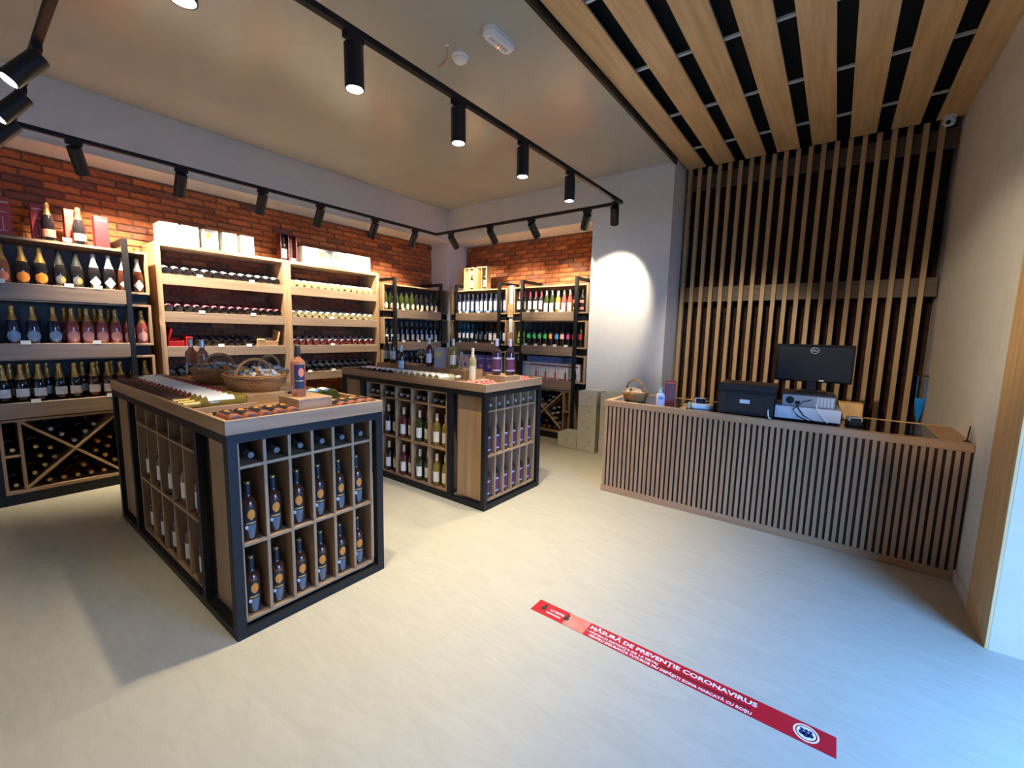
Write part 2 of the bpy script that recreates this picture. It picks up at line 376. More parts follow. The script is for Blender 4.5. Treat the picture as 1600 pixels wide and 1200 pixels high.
slab8('cover', t, plain('frosted_cover', (0.90, 0.90, 0.90), 0.3), 0.125, 0.045, 0.026, -0.052, -0.034, 0.006)
for k in range(7): box('led', t, plain('led_grey', (0.62, 0.58, 0.52), 0.3), -0.085+k*0.026, -0.071+k*0.026, -0.014, 0.014, -0.055, -0.0515, 0)
lathe('indicator', t, plain('red_led', (0.5, 0.05, 0.05), 0.4, emit=(1, 0.1, 0.05), es=2), [(0, -0.0575), (0.006, -0.0575), (0.006, -0.052)], 8, (0.02, 0.022, 0))
t = thing('security_camera', 'small white dome security camera where ceiling planks meet the battens', 'camera', (0.635, 5.60, 3.515))
lathe('base', t, white, [(0, 0), (0.045, 0), (0.045, -0.02), (0, -0.02)], 20)
lathe('dome', t, white, [(0.03, -0.02), (0.042, -0.035), (0.044, -0.055), (0.034, -0.078), (0.0, -0.09)], 20)
lathe('lens', t, blackm, [(0, 0), (0.017, 0), (0.017, -0.012), (0, -0.012)], 14, (-0.012, -0.036, -0.062), (math.radians(-60), 0, 0))

# ================================================================== BOTTLES
PROF = {
 'bordeaux': [(0, 0.008), (0.9, 0.0), (1, 0.02), (1, 0.60), (0.95, 0.645), (0.70, 0.70), (0.45, 0.745), (0.385, 0.79), (0.365, 0.955), (0.40, 0.958), (0.40, 0.985), (0.36, 1.0), (0, 1.0)],
 'burgundy': [(0, 0.008), (0.9, 0.0), (1, 0.02), (1, 0.46), (0.93, 0.54), (0.72, 0.65), (0.47, 0.75), (0.385, 0.82), (0.365, 0.955), (0.40, 0.958), (0.40, 0.985), (0.36, 1.0), (0, 1.0)],
 'champagne': [(0, 0.008), (0.9, 0.0), (1, 0.02), (1, 0.44), (0.94, 0.51), (0.76, 0.61), (0.52, 0.72), (0.40, 0.80), (0.34, 0.90), (0.40, 0.915), (0.40, 0.965), (0.34, 1.0), (0, 1.0)],
 'spirit': [(0, 0.008), (0.88, 0.0), (0.97, 0.015), (1, 0.10), (1, 0.60), (0.96, 0.66), (0.80, 0.70), (0.50, 0.735), (0.40, 0.77), (0.38, 0.80), (0.37, 0.985), (0.33, 1.0), (0, 1.0)]}
def glassm(name, c, rough=0.08): return plain('glass_'+name, c, rough, 0.0, 0.6, 0.6)
G = {'dark': glassm('dark', (0.012, 0.010, 0.012)), 'green': glassm('green', (0.030, 0.042, 0.010)), 'blue': glassm('blue', (0.012, 0.018, 0.05)),
     'rose': plain('glass_rose', (0.80, 0.30, 0.17), 0.04, 0, 0.5, 0.3, 0.65), 'amber': glassm('amber', (0.075, 0.02, 0.01)), 'gold': glassm('gold', (0.22, 0.16, 0.03)),
     'red': glassm('red', (0.16, 0.022, 0.018)), 'pinkrose': glassm('pinkrose', (0.30, 0.07, 0.06)), 'plum': glassm('plum', (0.10, 0.02, 0.03)),
     'violet': glassm('violet', (0.014, 0.008, 0.018)), 'clear': glassm('clear', (0.42, 0.40, 0.22)), 'teal': glassm('teal', (0.01, 0.05, 0.06)), 'ruby': glassm('ruby', (0.22, 0.05, 0.05))}
def pm(name, c, rough=0.6, metal=0.0): return plain('print_'+name, c, rough, metal)
gold_f = pm('gold_foil', (0.62, 0.38, 0.12), 0.32, 0.75); silver_f = pm('silver_foil', (0.62, 0.60, 0.62), 0.35, 0.6)
C_ = {'white': pm('white', (0.80, 0.79, 0.76)), 'cream': pm('cream', (0.74, 0.62, 0.42)), 'black': pm('black', (0.012, 0.012, 0.014)), 'navy': pm('navy', (0.02, 0.03, 0.07)),
      'orange': pm('orange', (0.80, 0.26, 0.03)), 'paleblue': pm('paleblue', (0.22, 0.36, 0.52)), 'pink': pm('pink', (0.70, 0.36, 0.32)), 'grey': pm('grey', (0.14, 0.14, 0.15)),
      'goldp': pm('goldp', (0.60, 0.40, 0.12), 0.4, 0.5), 'red': pm('red', (0.55, 0.03, 0.03)), 'maroon': pm('maroon', (0.16, 0.02, 0.04)), 'purple': pm('purple', (0.10, 0.025, 0.07)),
      'green': pm('green', (0.05, 0.42, 0.10)), 'lime': pm('lime', (0.36, 0.50, 0.06)), 'blue': pm('blue', (0.06, 0.28, 0.62)), 'magenta': pm('magenta', (0.55, 0.05, 0.28)),
      'teal': pm('teal', (0.02, 0.20, 0.26)), 'sky': pm('sky', (0.10, 0.26, 0.62)), 'rosepink': pm('rosepink', (0.62, 0.16, 0.22)), 'lilac': pm('lilac', (0.42, 0.37, 0.50)), 'salmon': pm('salmon', (0.66, 0.22, 0.15)),
      'wine': pm('wine', (0.30, 0.03, 0.05)), 'bright': pm('brightred', (0.72, 0.02, 0.02)), 'yellow': pm('yellow', (0.75, 0.52, 0.12)), 'rustred': pm('rustred', (0.45, 0.06, 0.03))}
def patch_mesh(key, R, H, z0, z1, a, mat, shape='rect', ca=0.0, off=1.012, seg=8, rows=1):
    """label patch wrapped on the bottle, centred on the -y side"""
    if key in MC: return MC[key]
    bm = bmesh.new(); rows = 6 if shape != 'rect' else rows; g = []
    for j in range(rows+1):
        f = j/rows; z = (z0+(z1-z0)*f)*H
        w = a if shape == 'rect' else a*math.sqrt(max(0.02, 1-(2*f-1)**2)) if shape == 'oval' else a*max(0.12, 1-abs(2*f-1)) if shape == 'diamond' else a*(0.35+0.65*f)
        g.append([bm.verts.new((R*off*math.sin(ca+w*(2*i/seg-1)), -R*off*math.cos(ca+w*(2*i/seg-1)), z)) for i in range(seg+1)])
    for A, B in zip(g, g[1:]):
        for i in range(seg): bm.faces.new((A[i], A[i+1], B[i+1], B[i]))
    me = mesh_from(bm, key, True); me.materials.append(mat); return me
# kind: profile, height, radius, glass, foil material, foil start, [label patches (name, z0, z1, half angle, material, shape, centre angle)]
K = {
 'spirit': ('spirit', .285, .037, 'amber', C_['black'], .78, [('paper_label', .10, .58, .75, C_['black'], 'rect', 0), ('emblem', .36, .545, .48, C_['orange'], 'oval', 0.15), ('gold_band', .29, .315, .6, C_['goldp'], 'rect', 0.1), ('shield', .03, .27, .62, C_['grey'], 'taper', 0.1), ('seal', .20, .27, .2, C_['white'], 'oval', -.45)]),
 'spirit_rose': ('spirit', .285, .037, 'rose', C_['black'], .78, [('paper_label', .16, .62, .75, C_['navy'], 'rect', 0.1), ('emblem', .38, .56, .42, C_['salmon'], 'oval', 0.3), ('gold_band', .30, .32, .6, C_['goldp'], 'rect', 0.1)]),  # standing bottle of rose glass with navy label and salmon emblem
 'spark_gold': ('champagne', .31, .044, 'dark', gold_f, .60, [('paper_label', .14, .36, 1.0, C_['white'], 'rect', 0)]),
 'spark_amber': ('champagne', .31, .044, 'amber', gold_f, .60, [('paper_label', .14, .36, 1.0, C_['white'], 'rect', 0)]),
 'spark_orange': ('champagne', .31, .044, 'dark', gold_f, .60, [('paper_label', .06, .34, .95, C_['orange'], 'oval', 0)]),
 'spark_rosegold': ('champagne', .31, .044, 'rose', gold_f, .60, [('paper_label', .06, .32, .95, C_['salmon'], 'oval', 0)]),
 'spark_black': ('champagne', .31, .044, 'dark', C_['black'], .60, [('paper_label', .08, .32, .7, C_['grey'], 'oval', 0), ('emblem', .12, .28, .4, C_['goldp'], 'oval', .35)]),
 'spark_silver': ('champagne', .31, .044, 'dark', silver_f, .62, [('paper_label', .05, .36, 1.0, C_['white'], 'diamond', 0)]),
 'spark_silver_amber': ('champagne', .31, .044, 'amber', silver_f, .62, [('paper_label', .05, .36, 1.0, C_['white'], 'diamond', 0)]),
 'spark_blue': ('champagne', .31, .044, 'blue', gold_f, .62, [('paper_label', .06, .36, 1.0, C_['paleblue'], 'oval', 0)]),
 'spark_pink': ('champagne', .31, .044, 'pinkrose', gold_f, .62, [('paper_label', .06, .36, 1.0, C_['pink'], 'oval', 0)]),
 'spark_red': ('champagne', .31, .044, 'dark', gold_f, .68, [('paper_label', .10, .30, 1.1, C_['salmon'], 'rect', 0)]),
 'red_white': ('bordeaux', .30, .038, 'dark', C_['black'], .80, [('paper_label', .14, .46, .95, C_['white'], 'rect', 0)]),
 'red_whitecap': ('bordeaux', .30, .038, 'dark', C_['white'], .78, [('paper_label', .14, .46, .95, C_['white'], 'rect', 0)]),
 'rose_whitecap': ('bordeaux', .30, .038, 'plum', C_['white'], .78, [('paper_label', .14, .46, .95, C_['white'], 'rect', 0)]),
 'gold_whitecap': ('bordeaux', .30, .038, 'gold', C_['white'], .78, [('paper_label', .14, .46, .95, C_['white'], 'rect', 0)]),
 'olive_whitecap': ('bordeaux', .30, .038, 'green', C_['white'], .78, [('paper_label', .14, .46, .95, C_['white'], 'rect', 0)]),
 'clear_whitecap': ('bordeaux', .31, .037, 'clear', C_['white'], .74, [('paper_label', .02, .46, .95, C_['white'], 'rect', 0)]),
 'violet_label': ('bordeaux', .32, .040, 'violet', C_['lilac'], .80, [('paper_label', .13, .48, 1.2, C_['purple'], 'rect', 0), ('upper_band', .44, .49, 1.25, C_['lilac'], 'rect', 0), ('lower_band', .11, .15, 1.25, C_['lilac'], 'rect', 0)]),
 'blue_white': ('bordeaux', .31, .036, 'blue', C_['navy'], .80, [('paper_label', .14, .60, .95, C_['white'], 'rect', 0), ('lower_band', .08, .16, .98, C_['sky'], 'rect', 0)]),
 'teal_white': ('bordeaux', .31, .036, 'teal', C_['teal'], .72, [('paper_label', .24, .50, .8, C_['white'], 'rect', 0)]),
 'maroon_white': ('bordeaux', .31, .038, 'dark', C_['maroon'], .74, [('paper_label', .16, .54, .9, C_['white'], 'rect', 0)]),
 'green_cream': ('burgundy', .31, .040, 'green', C_['black'], .80, [('paper_label', .05, .34, .8, C_['cream'], 'oval', 0)]),
 'dark_cream': ('burgundy', .31, .040, 'dark', C_['black'], .80, [('paper_label', .05, .34, .7, C_['cream'], 'oval', 0)]),
 'dark_whitelow': ('bordeaux', .31, .038, 'dark', C_['grey'], .78, [('paper_label', .10, .38, .7, C_['white'], 'rect', 0)]),
 'white_low': ('burgundy', .31, .039, 'green', C_['grey'], .78, [('paper_label', .04, .42, .95, C_['white'], 'rect', 0)]),
 'pink_low': ('burgundy', .31, .039, 'ruby', C_['grey'], .78, [('paper_label', .04, .42, .95, C_['pink'], 'rect', 0)]),
 'red_bands': ('bordeaux', .31, .038, 'dark', C_['black'], .80, [('paper_label', .40, .52, .95, C_['salmon'], 'rect', 0), ('lower_label', .10, .22, .95, C_['salmon'], 'rect', 0)]),
 'plain_dark': ('bordeaux', .31, .038, 'dark', C_['black'], .80, [('paper_label', .20, .44, .7, C_['grey'], 'rect', 0)]),
 'lay_lilac': ('bordeaux', .30, .038, 'dark', C_['black'], .80, [('paper_label', .015, .42, .95, C_['lilac'], 'rect', 0)]),
 'lay_pink': ('bordeaux', .30, .038, 'dark', C_['wine'], .80, [('paper_label', .015, .42, .95, C_['rosepink'], 'rect', 0)]),
 'lay_green': ('bordeaux', .30, .038, 'dark', C_['black'], .80, [('paper_label', .12, .42, .7, C_['grey'], 'rect', 0)]),
 'lay_white': ('bordeaux', .30, .038, 'clear', C_['white'], .80, [('paper_label', .012, .42, 1.1, C_['white'], 'rect', 0)]),
 'lay_rosewhite': ('bordeaux', .30, .038, 'ruby', C_['white'], .80, [('paper_label', .012, .42, 1.0, C_['white'], 'rect', 0)]),
 'lay_darkwhite': ('bordeaux', .30, .038, 'dark', C_['white'], .80, [('paper_label', .02, .42, .9, C_['white'], 'rect', 0)]),
 'lay_redwhite': ('bordeaux', .30, .037, 'red', pm('darkbrown', (0.05, 0.014, 0.008)), .74, [('paper_label', .20, .64, 1.1, C_['white'], 'rect', 0), ('base_label', .03, .20, 1.0, C_['wine'], 'rect', 0)]),
 'lay_goldwhite': ('bordeaux', .30, .037, 'gold', C_['goldp'], .74, [('paper_label', .20, .64, 1.1, C_['white'], 'rect', 0)]),
 'lay_orange': ('spirit', .285, .035, 'rose', C_['black'], .78, [('paper_label', .16, .62, .8, C_['black'], 'rect', 0), ('emblem', .38, .56, .5, C_['orange'], 'oval', 0.2)]),
 'lay_bluewhite': ('bordeaux', .30, .038, 'green', C_['black'], .80, [('paper_label', .12, .50, .9, C_['white'], 'rect', 0), ('lower_band', .12, .26, .93, C_['sky'], 'rect', 0)]),
 'lay_pinkcap': ('bordeaux', .26, .033, 'ruby', pm('duskyrose', (0.34, 0.10, 0.10)), .62, [('paper_label', .10, .52, .9, pm('duskypink', (0.42, 0.20, 0.18)), 'rect', 0)]),
 'rose_square': ('spirit', .30, .040, 'rose', silver_f, .80, [('paper_label', .10, .36, .95, C_['navy'], 'rect', 0), ('emblem', .14, .34, .4, C_['white'], 'rect', -.3), ('upper_band', .34, .40, .98, C_['lilac'], 'rect', 0)]),
 'wine_small': ('burgundy', .20, .030, 'dark', C_['lime'], .60, [('paper_label', .10, .50, .9, C_['lime'], 'rect', 0)]),
}
for nm, cc in (('green', 'green'), ('orange', 'orange'), ('blue', 'blue'), ('pink', 'pink'), ('magenta', 'magenta'), ('redl', 'red')):
    K['col_'+nm] = ('bordeaux', .31, .037, 'dark', C_['black'], .80, [('paper_label', .34, .56, .95, C_[cc], 'rect', 0)])
def bottle(kind, loc, rot, label, group=None, s=1.0, name='wine_bottle', seg=14):
    prof, H, R, gl, foil, f0, patches = K[kind]
    key = ('body', kind)
    if key in MC: me = MC[key]
    else:
        bm = bmesh.new(); lathe_bm(bm, [(r*R, z*H) for r, z in PROF[prof]], seg)
        me = mesh_from(bm, key, True); me.materials.append(G[gl]); me.set_sharp_from_angle(angle=0.9)
    o = link(name, me, None, loc, rot); o.scale = (s, s, s)
    tag(o, label, 'bottle', group)
    key = ('foil', kind)
    if key in MC: fm = MC[key]
    else:
        P = PROF[prof]; pts = []
        for (r0, z0), (r1, z1) in zip(P, P[1:]):
            if z1 <= f0: continue
            if not pts: f = (f0-z0)/(z1-z0) if z1 > z0 else 0; pts.append(((r0+(r1-r0)*max(f, 0)), max(f0, z0)))
            pts.append((r1, z1))
        bm = bmesh.new(); lathe_bm(bm, [(r*R+(0.0008 if r > 0 else 0), z*H+(0.0006 if z >= 1 else 0)) for r, z in pts], seg)
        fm = mesh_from(bm, key, True); fm.materials.append(foil); fm.set_sharp_from_angle(angle=0.9)
    link('foil_cap', fm, o)
    if kind.startswith('spirit'):
        lathe('cap_top', o, gold_f, [(0.37*R+0.001, 0.975*H), (0.34*R+0.001, 1.0*H+0.001), (0, 1.0*H+0.0014)], seg, key=('captop', kind, seg))
    lab = None
    for i, (nm, z0, z1, a, mt, sh, ca) in enumerate(patches):
        pmesh = patch_mesh(('p', kind, i), R, H, z0, z1, a, mt, sh, ca, 1.012+0.008*i)
        c = link(nm, pmesh, o if lab is None else lab)
        if lab is None: lab = c
    return o
def lay_rot(rotz, tilt=0.0, neck='back', roll=0.0):
    """bottle lying with its axis along local +y of a thing turned by rotz; label up"""
    if neck == 'back': M_ = Matrix.Rotation(rotz, 3, 'Z') @ Matrix.Rotation(-(PI/2-tilt), 3, 'X')
    else: M_ = Matrix.Rotation(rotz+PI, 3, 'Z') @ Matrix.Rotation(-(PI/2-tilt), 3, 'X')
    return (M_ @ Matrix.Rotation(roll, 3, 'Z')).to_euler()

# ================================================================== METAL-FRAMED BOTTLE RACKS
LV = [(1.795, 2.17), (1.315, 1.68), (0.835, 1.20)]        # floor and top of the three wooden boxes
def price_tag(parent, u, z, v=-0.014):
    box('price_tag', parent, paper, u-0.028, u+0.028, v, v+0.002, z+0.002, z+0.034, 0)
def rack(label, loc, rotz, W, ovl, ovr, D, tags):
    t = thing('bottle_rack', label, 'rack', loc, rotz, 'metal framed bottle racks')
    p = 0.042
    for u in (0, W-p):
        box('post', t, black, u, u+p, 0, p, 0, 2.265)
        box('top_bar', t, black, u, u+p, p, D-0.02, 2.265-p, 2.265)
        box('foot_bar', t, black, u, u+p, p, D-0.02, 0, 0.05)
    box('bottom_rail', t, black, p, W-p, 0, p, 0, 0.085)
    wx, wz, wy = wood('x'), wood('z'), wood('y')
    b = 0.02
    for k, (z0, z1) in enumerate(LV):
        v0, v1 = 0.048, D-0.03
        box('shelf_board', t, wx, -ovl, W+ovr, v0, v1, z0-b, z0)
        box('shelf_lip', t, wx, p, W-p, 0.014, v0, z0-b, z0)
        box('top_board', t, wx, -ovl, W+ovr, v0, v1, z1-b, z1)
        box('side_board', t, wz, -ovl, -ovl+b, v0, v1, z0, z1-b)
        box('side_board', t, wz, W+ovr-b, W+ovr, v0, v1, z0, z1-b)
        box('back_panel', t, back_grey, -ovl+b, W+ovr-b, v1-0.008, v1, z0, z1-b)
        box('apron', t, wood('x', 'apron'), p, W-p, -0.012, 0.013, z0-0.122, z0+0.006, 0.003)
        box('support_band', t, black, -ovl+0.02, W+ovr-0.02, 0.07, v1, (z0-b-0.09 if k < 2 else z0-0.12), z0-b-0.002)
        for u in tags[k]: price_tag(t, u, z0-0.004)
    # lower unit: narrow cells either side of a crossed bottle bin
    z0, z1, v1 = 0.088, 0.705, D-0.03
    a = 0.165
    box('bin_floor', t, wx, p, W-p, 0.0, v1, z0, z0+0.03)
    box('bin_top', t, wx, p, W-p, 0.0, v1, z1-0.02, z1)
    for u in (p, a-0.02, W-a, W-p-0.02): box('bin_side', t, wz, u, u+0.02, 0.0, v1, z0+0.03, z1-0.02)
    for u in (p+0.02, W-a+0.02): box('cell_shelf', t, wx, u, u+a-p-0.04, 0.0, v1, 0.395, 0.413)
    box('back_panel', t, blackm, p, W-p, v1, v1+0.008, z0, z1)
    rotboard('cross_board', t, wood('x'), (a, z0+0.035), (W-a, z1-0.025), 0.018, 0.0, v1-0.02)
    rotboard('cross_board', t, wood('x'), (a, z1-0.025), (W-a, z0+0.035), 0.018, 0.001, v1-0.021)
    return t
def row(t, k, items, desc, where, group, v=0.105, rot_extra=0.0, gap=0.008, z=None):
    """stand bottles along a rack shelf; items: (u, kind)"""
    n = len(items); zz = LV[k][0] if z is None else z
    for i, (u, kd) in enumerate(items):
        r = K[kd][2]
        bottle(kd, place(t, u, v+random.uniform(-0.006, 0.006), zz+0.0005), (0, 0, t.rotation_euler[2]+random.uniform(-.12, .12)+rot_extra),
               '%s, %s on %s' % (desc[kd], nth(i, n), where), group)

r1 = rack('wooden shelf rack in black steel frame, sparkling wine, beside brick wall', (-5.24, 0.152, 0), PI/2, 0.925, 0.14, 0.145, 0.53, [(0.14, 0.52, 0.70), (0.24, 0.66), (0.26, 0.72)])
r3 = rack('dark framed bottle rack tucked beside the grey corner pillar', (-5.24, 4.045, 0), PI/2, 0.965, 0.165, 0.18, 0.53, [(0.15, 0.5, 0.8), (0.15, 0.45, 0.8), (0.3,)])
r4 = rack('bottle rack on the back wall topped by two open wooden gift boxes', (-5.13, 5.17, 0), 0, 0.965, 0.12, 0.10, 0.53, [(0.15, 0.3, 0.55, 0.75), (0.15, 0.5, 0.85), ()])
r5 = rack('bottle rack on the back wall next to the grey column', (-3.767, 5.17, 0), 0, 0.94, 0.16, 0.13, 0.53, [(0.15, 0.3, 0.55, 0.7), (0.12, 0.3, 0.45, 0.62, 0.8), ()])

# rack 1, sparkling wines; u is measured along the rack from the near post
D1 = {'spark_rosegold': 'rose sparkling bottle with gold foil', 'spark_orange': 'dark sparkling bottle with orange label', 'spark_black': 'all-black sparkling bottle', 'spark_silver': 'dark silver-foiled bottle with diamond label', 'spark_silver_amber': 'amber silver-foiled bottle with diamond label'}
us = [0.06, 0.165, 0.275, 0.375, 0.485, 0.59, 0.70, 0.80, 0.90, 1.0]
row(r1, 0, list(zip(us, ['spark_rosegold', 'spark_rosegold', 'spark_orange', 'spark_orange', 'spark_black', 'spark_black', 'spark_silver', 'spark_silver', 'spark_silver_amber', 'spark_silver_amber'])), D1, 'top sparkling shelf', 'sparkling bottles on the top shelf')
D2 = {'spark_blue': 'blue sparkling bottle with pale oval label', 'spark_pink': 'rose sparkling bottle with pink oval label'}
us = [0.07, 0.19, 0.30, 0.42, 0.53, 0.625, 0.72, 0.813, 0.907, 1.0]
row(r1, 1, list(zip(us, ['spark_blue']*4 + ['spark_pink']*6)), D2, 'middle sparkling shelf', 'sparkling bottles on the middle shelf')
D3 = {'spark_gold': 'dark gold-foiled sparkling bottle with white label', 'spark_amber': 'amber gold-foiled sparkling bottle with white label'}
us = [0.10, 0.20, 0.30, 0.42, 0.515, 0.635, 0.73, 0.82, 0.91, 1.0]
row(r1, 2, list(zip(us, ['spark_gold']*5 + ['spark_amber']*5)), D3, 'lowest sparkling shelf', 'sparkling bottles on the lowest shelf')
# second row behind, seen between the front bottles
for k, kd, lst in ((1, 'spark_pink', (0.50, 0.60, 0.695, 0.79)), (2, 'spark_gold', (0.05, 0.15, 0.25, 0.36)), (2, 'spark_amber', (0.58, 0.68, 0.78))):
    for i, u in enumerate(lst):
        bottle(kd, place(r1, u, 0.225, LV[k][0]+0.0005), (0, 0, PI/2), '%s in the second row behind, %s, %s shelf' % ({'spark_pink': 'rose sparkling bottle', 'spark_gold': 'dark sparkling bottle', 'spark_amber': 'amber sparkling bottle'}[kd], nth(i, len(lst)), ('top', 'middle', 'lowest')[k]), 'sparkling bottles in the second row')
# bottles lying in the crossed bin of rack 1, neck outwards, world place from the photo
K['bin_silver'] = ('champagne', .31, .040, 'dark', silver_f, .80, [('paper_label', .14, .36, 1.0, C_['white'], 'rect', 0)])
K['bin_gold'] = ('champagne', .31, .040, 'dark', gold_f, .80, [('paper_label', .14, .36, 1.0, C_['white'], 'rect', 0)])
K['bin_red'] = ('champagne', .31, .040, 'red', gold_f, .80, [('paper_label', .14, .36, 1.0, C_['white'], 'rect', 0)])
def lying_neck_out(t, kd, u, z, label, group, v=0.33, s=1.0):
    o = bottle(kd, place(t, u, v, z), lay_rot(t.rotation_euler[2], 0.0, 'front'), label, group, s)
    return o
# neat pyramids that rest on the cross boards
def bin_layout(W, a, z0, z1):
    """centres of bottles resting in the four triangles of a crossed bin"""
    u0, u1 = a, W-a; cu, cz = (u0+u1)/2, (z0+z1)/2; s = math.atan2(z1-z0, u1-u0); r = 0.041
    out = {}
    h = r/math.cos(s)+0.009/math.cos(s)
    top = [(cu, cz+h+0.001)]
    for k in (1, 2): 
        dx = k*2.02*r*math.cos(s)+0.012; top += [(cu-dx, cz+h+dx*math.tan(s)), (cu+dx, cz+h+dx*math.tan(s))]
    out['top'] = top
    out['bottom'] = [(cu+(i-2)*2.1*r, 0.1185+r) for i in range(5)] + [(cu+0.5*2.1*r, 0.1185+r+1.9*r)]
    lw = []; c_, n_ = math.cos(s), math.sin(s)
    for i in range(3):                                     # left triangle: bottles lean on the lower board, hexagonally packed
        du = 0.046+i*2.05*r*c_; lw.append((u0+du, z0+du*math.tan(s)+h+0.002))
    for i, q in ((1, 1), (2, 1), (2, 2)):
        e, f = (1.025, 1.80) if q == 1 else (0.0, 3.60)
        lw.append((lw[i][0]+r*(e*c_-f*n_), lw[i][1]+r*(e*n_+f*c_)))
    out['left'] = lw
    out['right'] = [(2*cu-u, z) for u, z in lw]
    return out
def fill_bin(t, W, kinds, word, group):
    lay = bin_layout(W, 0.165, 0.123, 0.680)
    for part, pts in lay.items():
        pts = sorted(pts, key=lambda q: (round(q[1], 3), q[0]))
        for i, (u, z) in enumerate(pts):
            lying_neck_out(t, kinds[part], u, z, 'bottle in the %s of the crossed bin, %s, %s' % ({'top': 'upper quarter', 'bottom': 'lower quarter', 'left': 'left quarter', 'right': 'right quarter'}[part], word, ('lowest one' if i == 0 else ORDS[i-1]+' lowest')), group)
fill_bin(r1, 0.925, {'top': 'bin_silver', 'left': 'bin_gold', 'right': 'bin_red', 'bottom': 'bin_red'}, 'sparkling rack', 'bottles lying in the sparkling rack bin')
for z, nm in ((0.1185, 'lower'), (0.4135, 'upper')):
    lying_neck_out(r1, 'bin_gold', 0.1035, z+0.041, 'bottle lying alone in the %s narrow cell of the sparkling rack' % nm, 'bottles lying in the sparkling rack bin')
fill_bin(r5, 0.94, {'top': 'bin_silver', 'left': 'bin_silver', 'right': 'bin_silver', 'bottom': 'bin_gold'}, 'rack by grey column', 'bottles lying in the back wall rack bin')

# cartons -------------------------------------------------------------
cart_mats = {'red': pm('carton_red', (0.36, 0.03, 0.02), 0.5), 'bright': pm('carton_bright', (0.62, 0.015, 0.02), 0.45), 'white': pm('carton_white', (0.58, 0.58, 0.57), 0.5), 'kraft': noisy('carton_kraft', (0.60, 0.57, 0.49), (0.66, 0.63, 0.55), (14, 14, 14), 0.8),
             'darkred': pm('carton_darkred', (0.09, 0.012, 0.015), 0.5), 'lilac': pm('carton_lilac', (0.16, 0.08, 0.30), 0.5), 'blue': pm('carton_blue', (0.20, 0.27, 0.42), 0.5), 'pinkish': pm('carton_pinkish', (0.56, 0.46, 0.46), 0.5), 'grey': pm('carton_grey', (0.42, 0.42, 0.44), 0.6), 'pine': wood('z', 'plank')}
def carton(label, loc, rotz, w, d, h, mat, group=None, name='gift_carton', prints=()):
    """closed carton; prints: (name, material, u0, u1, z0, z1) as thin raised panels on its front, in fractions"""
    t = thing(name, label, 'box', loc, rotz, group)
    box('body', t, cart_mats[mat], -w/2, w/2, -d/2, d/2, 0, h, 0.002)
    box('lid_seam', t, cart_mats[mat], -w/2-0.0008, w/2+0.0008, -d/2-0.0008, d/2+0.0008, h*0.93, h*0.935, 0)
    for nm, mt, u0, u1, z0, z1 in prints:
        if nm == 'disc':
            lathe('printed_bowl', t, mt, [(0, 0), ((u1-u0)*w/2, 0), ((u1-u0)*w/2, 0.001), (0, 0.001)], 16, ((u0+u1)/2*w-w/2, -d/2, (z0+z1)/2*h), (PI/2, 0, 0))
        else: box(nm, t, mt, u0*w-w/2, u1*w-w/2, -d/2-0.0012, -d/2, z0*h, z1*h, 0)
    return t
yl = pm('goblet_yellow', (0.78, 0.60, 0.12)); gr_l = pm('print_greyline', (0.45, 0.45, 0.47)); pk_l = pm('print_pinkline', (0.70, 0.35, 0.36))
goblet = [('disc', yl, 0.14, 0.50, 0.52, 0.80), ('printed_stem', gr_l, 0.30, 0.33, 0.12, 0.52), ('printed_foot', gr_l, 0.20, 0.44, 0.10, 0.12), ('printed_line', gr_l, 0.80, 0.815, 0.08, 0.92)]
# on top of rack 1 (top board at 2.17)
RED_P = [('printed_stem', pk_l, 0.47, 0.53, 0.15, 0.48), ('printed_foot', pk_l, 0.28, 0.72, 0.12, 0.14), ('printed_rim', pk_l, 0.25, 0.75, 0.60, 0.62), ('printed_title', pk_l, 0.12, 0.88, 0.84, 0.88)]
for i, (u, v, mt, lb) in enumerate(((0.20, 0.14, 'red', 'dark red gift carton with a pale goblet print, on sparkling rack top'), (0.405, 0.20, 'red', 'dark red carton behind the first champagne bottle on the rack top'), (0.60, 0.20, 'red', 'dark red carton behind the second champagne bottle on the rack top'), (0.775, 0.14, 'bright', 'glossy bright red gift carton at the end of the rack top'))):
    carton(lb, place(r1, u, v, 2.1705), PI/2, 0.095, 0.095, 0.30 if i < 3 else 0.275, mt, 'red gift cartons on the rack top', prints=RED_P if i < 3 else [RED_P[3]])
bottle('spark_red', place(r1, 0.445, 0.10, 2.1705), (0, 0, PI/2), 'champagne bottle with red label before a red carton, nearer the post', 'champagne bottles on the rack top')
bottle('spark_red', place(r1, 0.63, 0.10, 2.1705), (0, 0, PI/2), 'champagne bottle with red label, right one on the rack top', 'champagne bottles on the rack top')
price_tag(r1, 0.545, 2.176, 0.046)

# rack 3 (corner), rows of still wine
us = [-0.09+0.098*i for i in range(12)]
row(r3, 0, [(u, 'green_cream' if i < 6 else 'dark_cream') for i, u in enumerate(us)], {'green_cream': 'green bottle with cream label', 'dark_cream': 'dark bottle with cream label'}, 'top pillar rack shelf', 'bottles on the pillar rack top shelf')
row(r3, 1, [(u, 'dark_whitelow') for u in us], {'dark_whitelow': 'dark bottle with white label'}, 'second pillar rack shelf', 'bottles on the pillar rack second shelf')
row(r3, 2, [(u, 'dark_whitelow') for u in us], {'dark_whitelow': 'dark bottle in shade'}, 'lowest pillar rack shelf', 'bottles on the pillar rack lowest shelf')
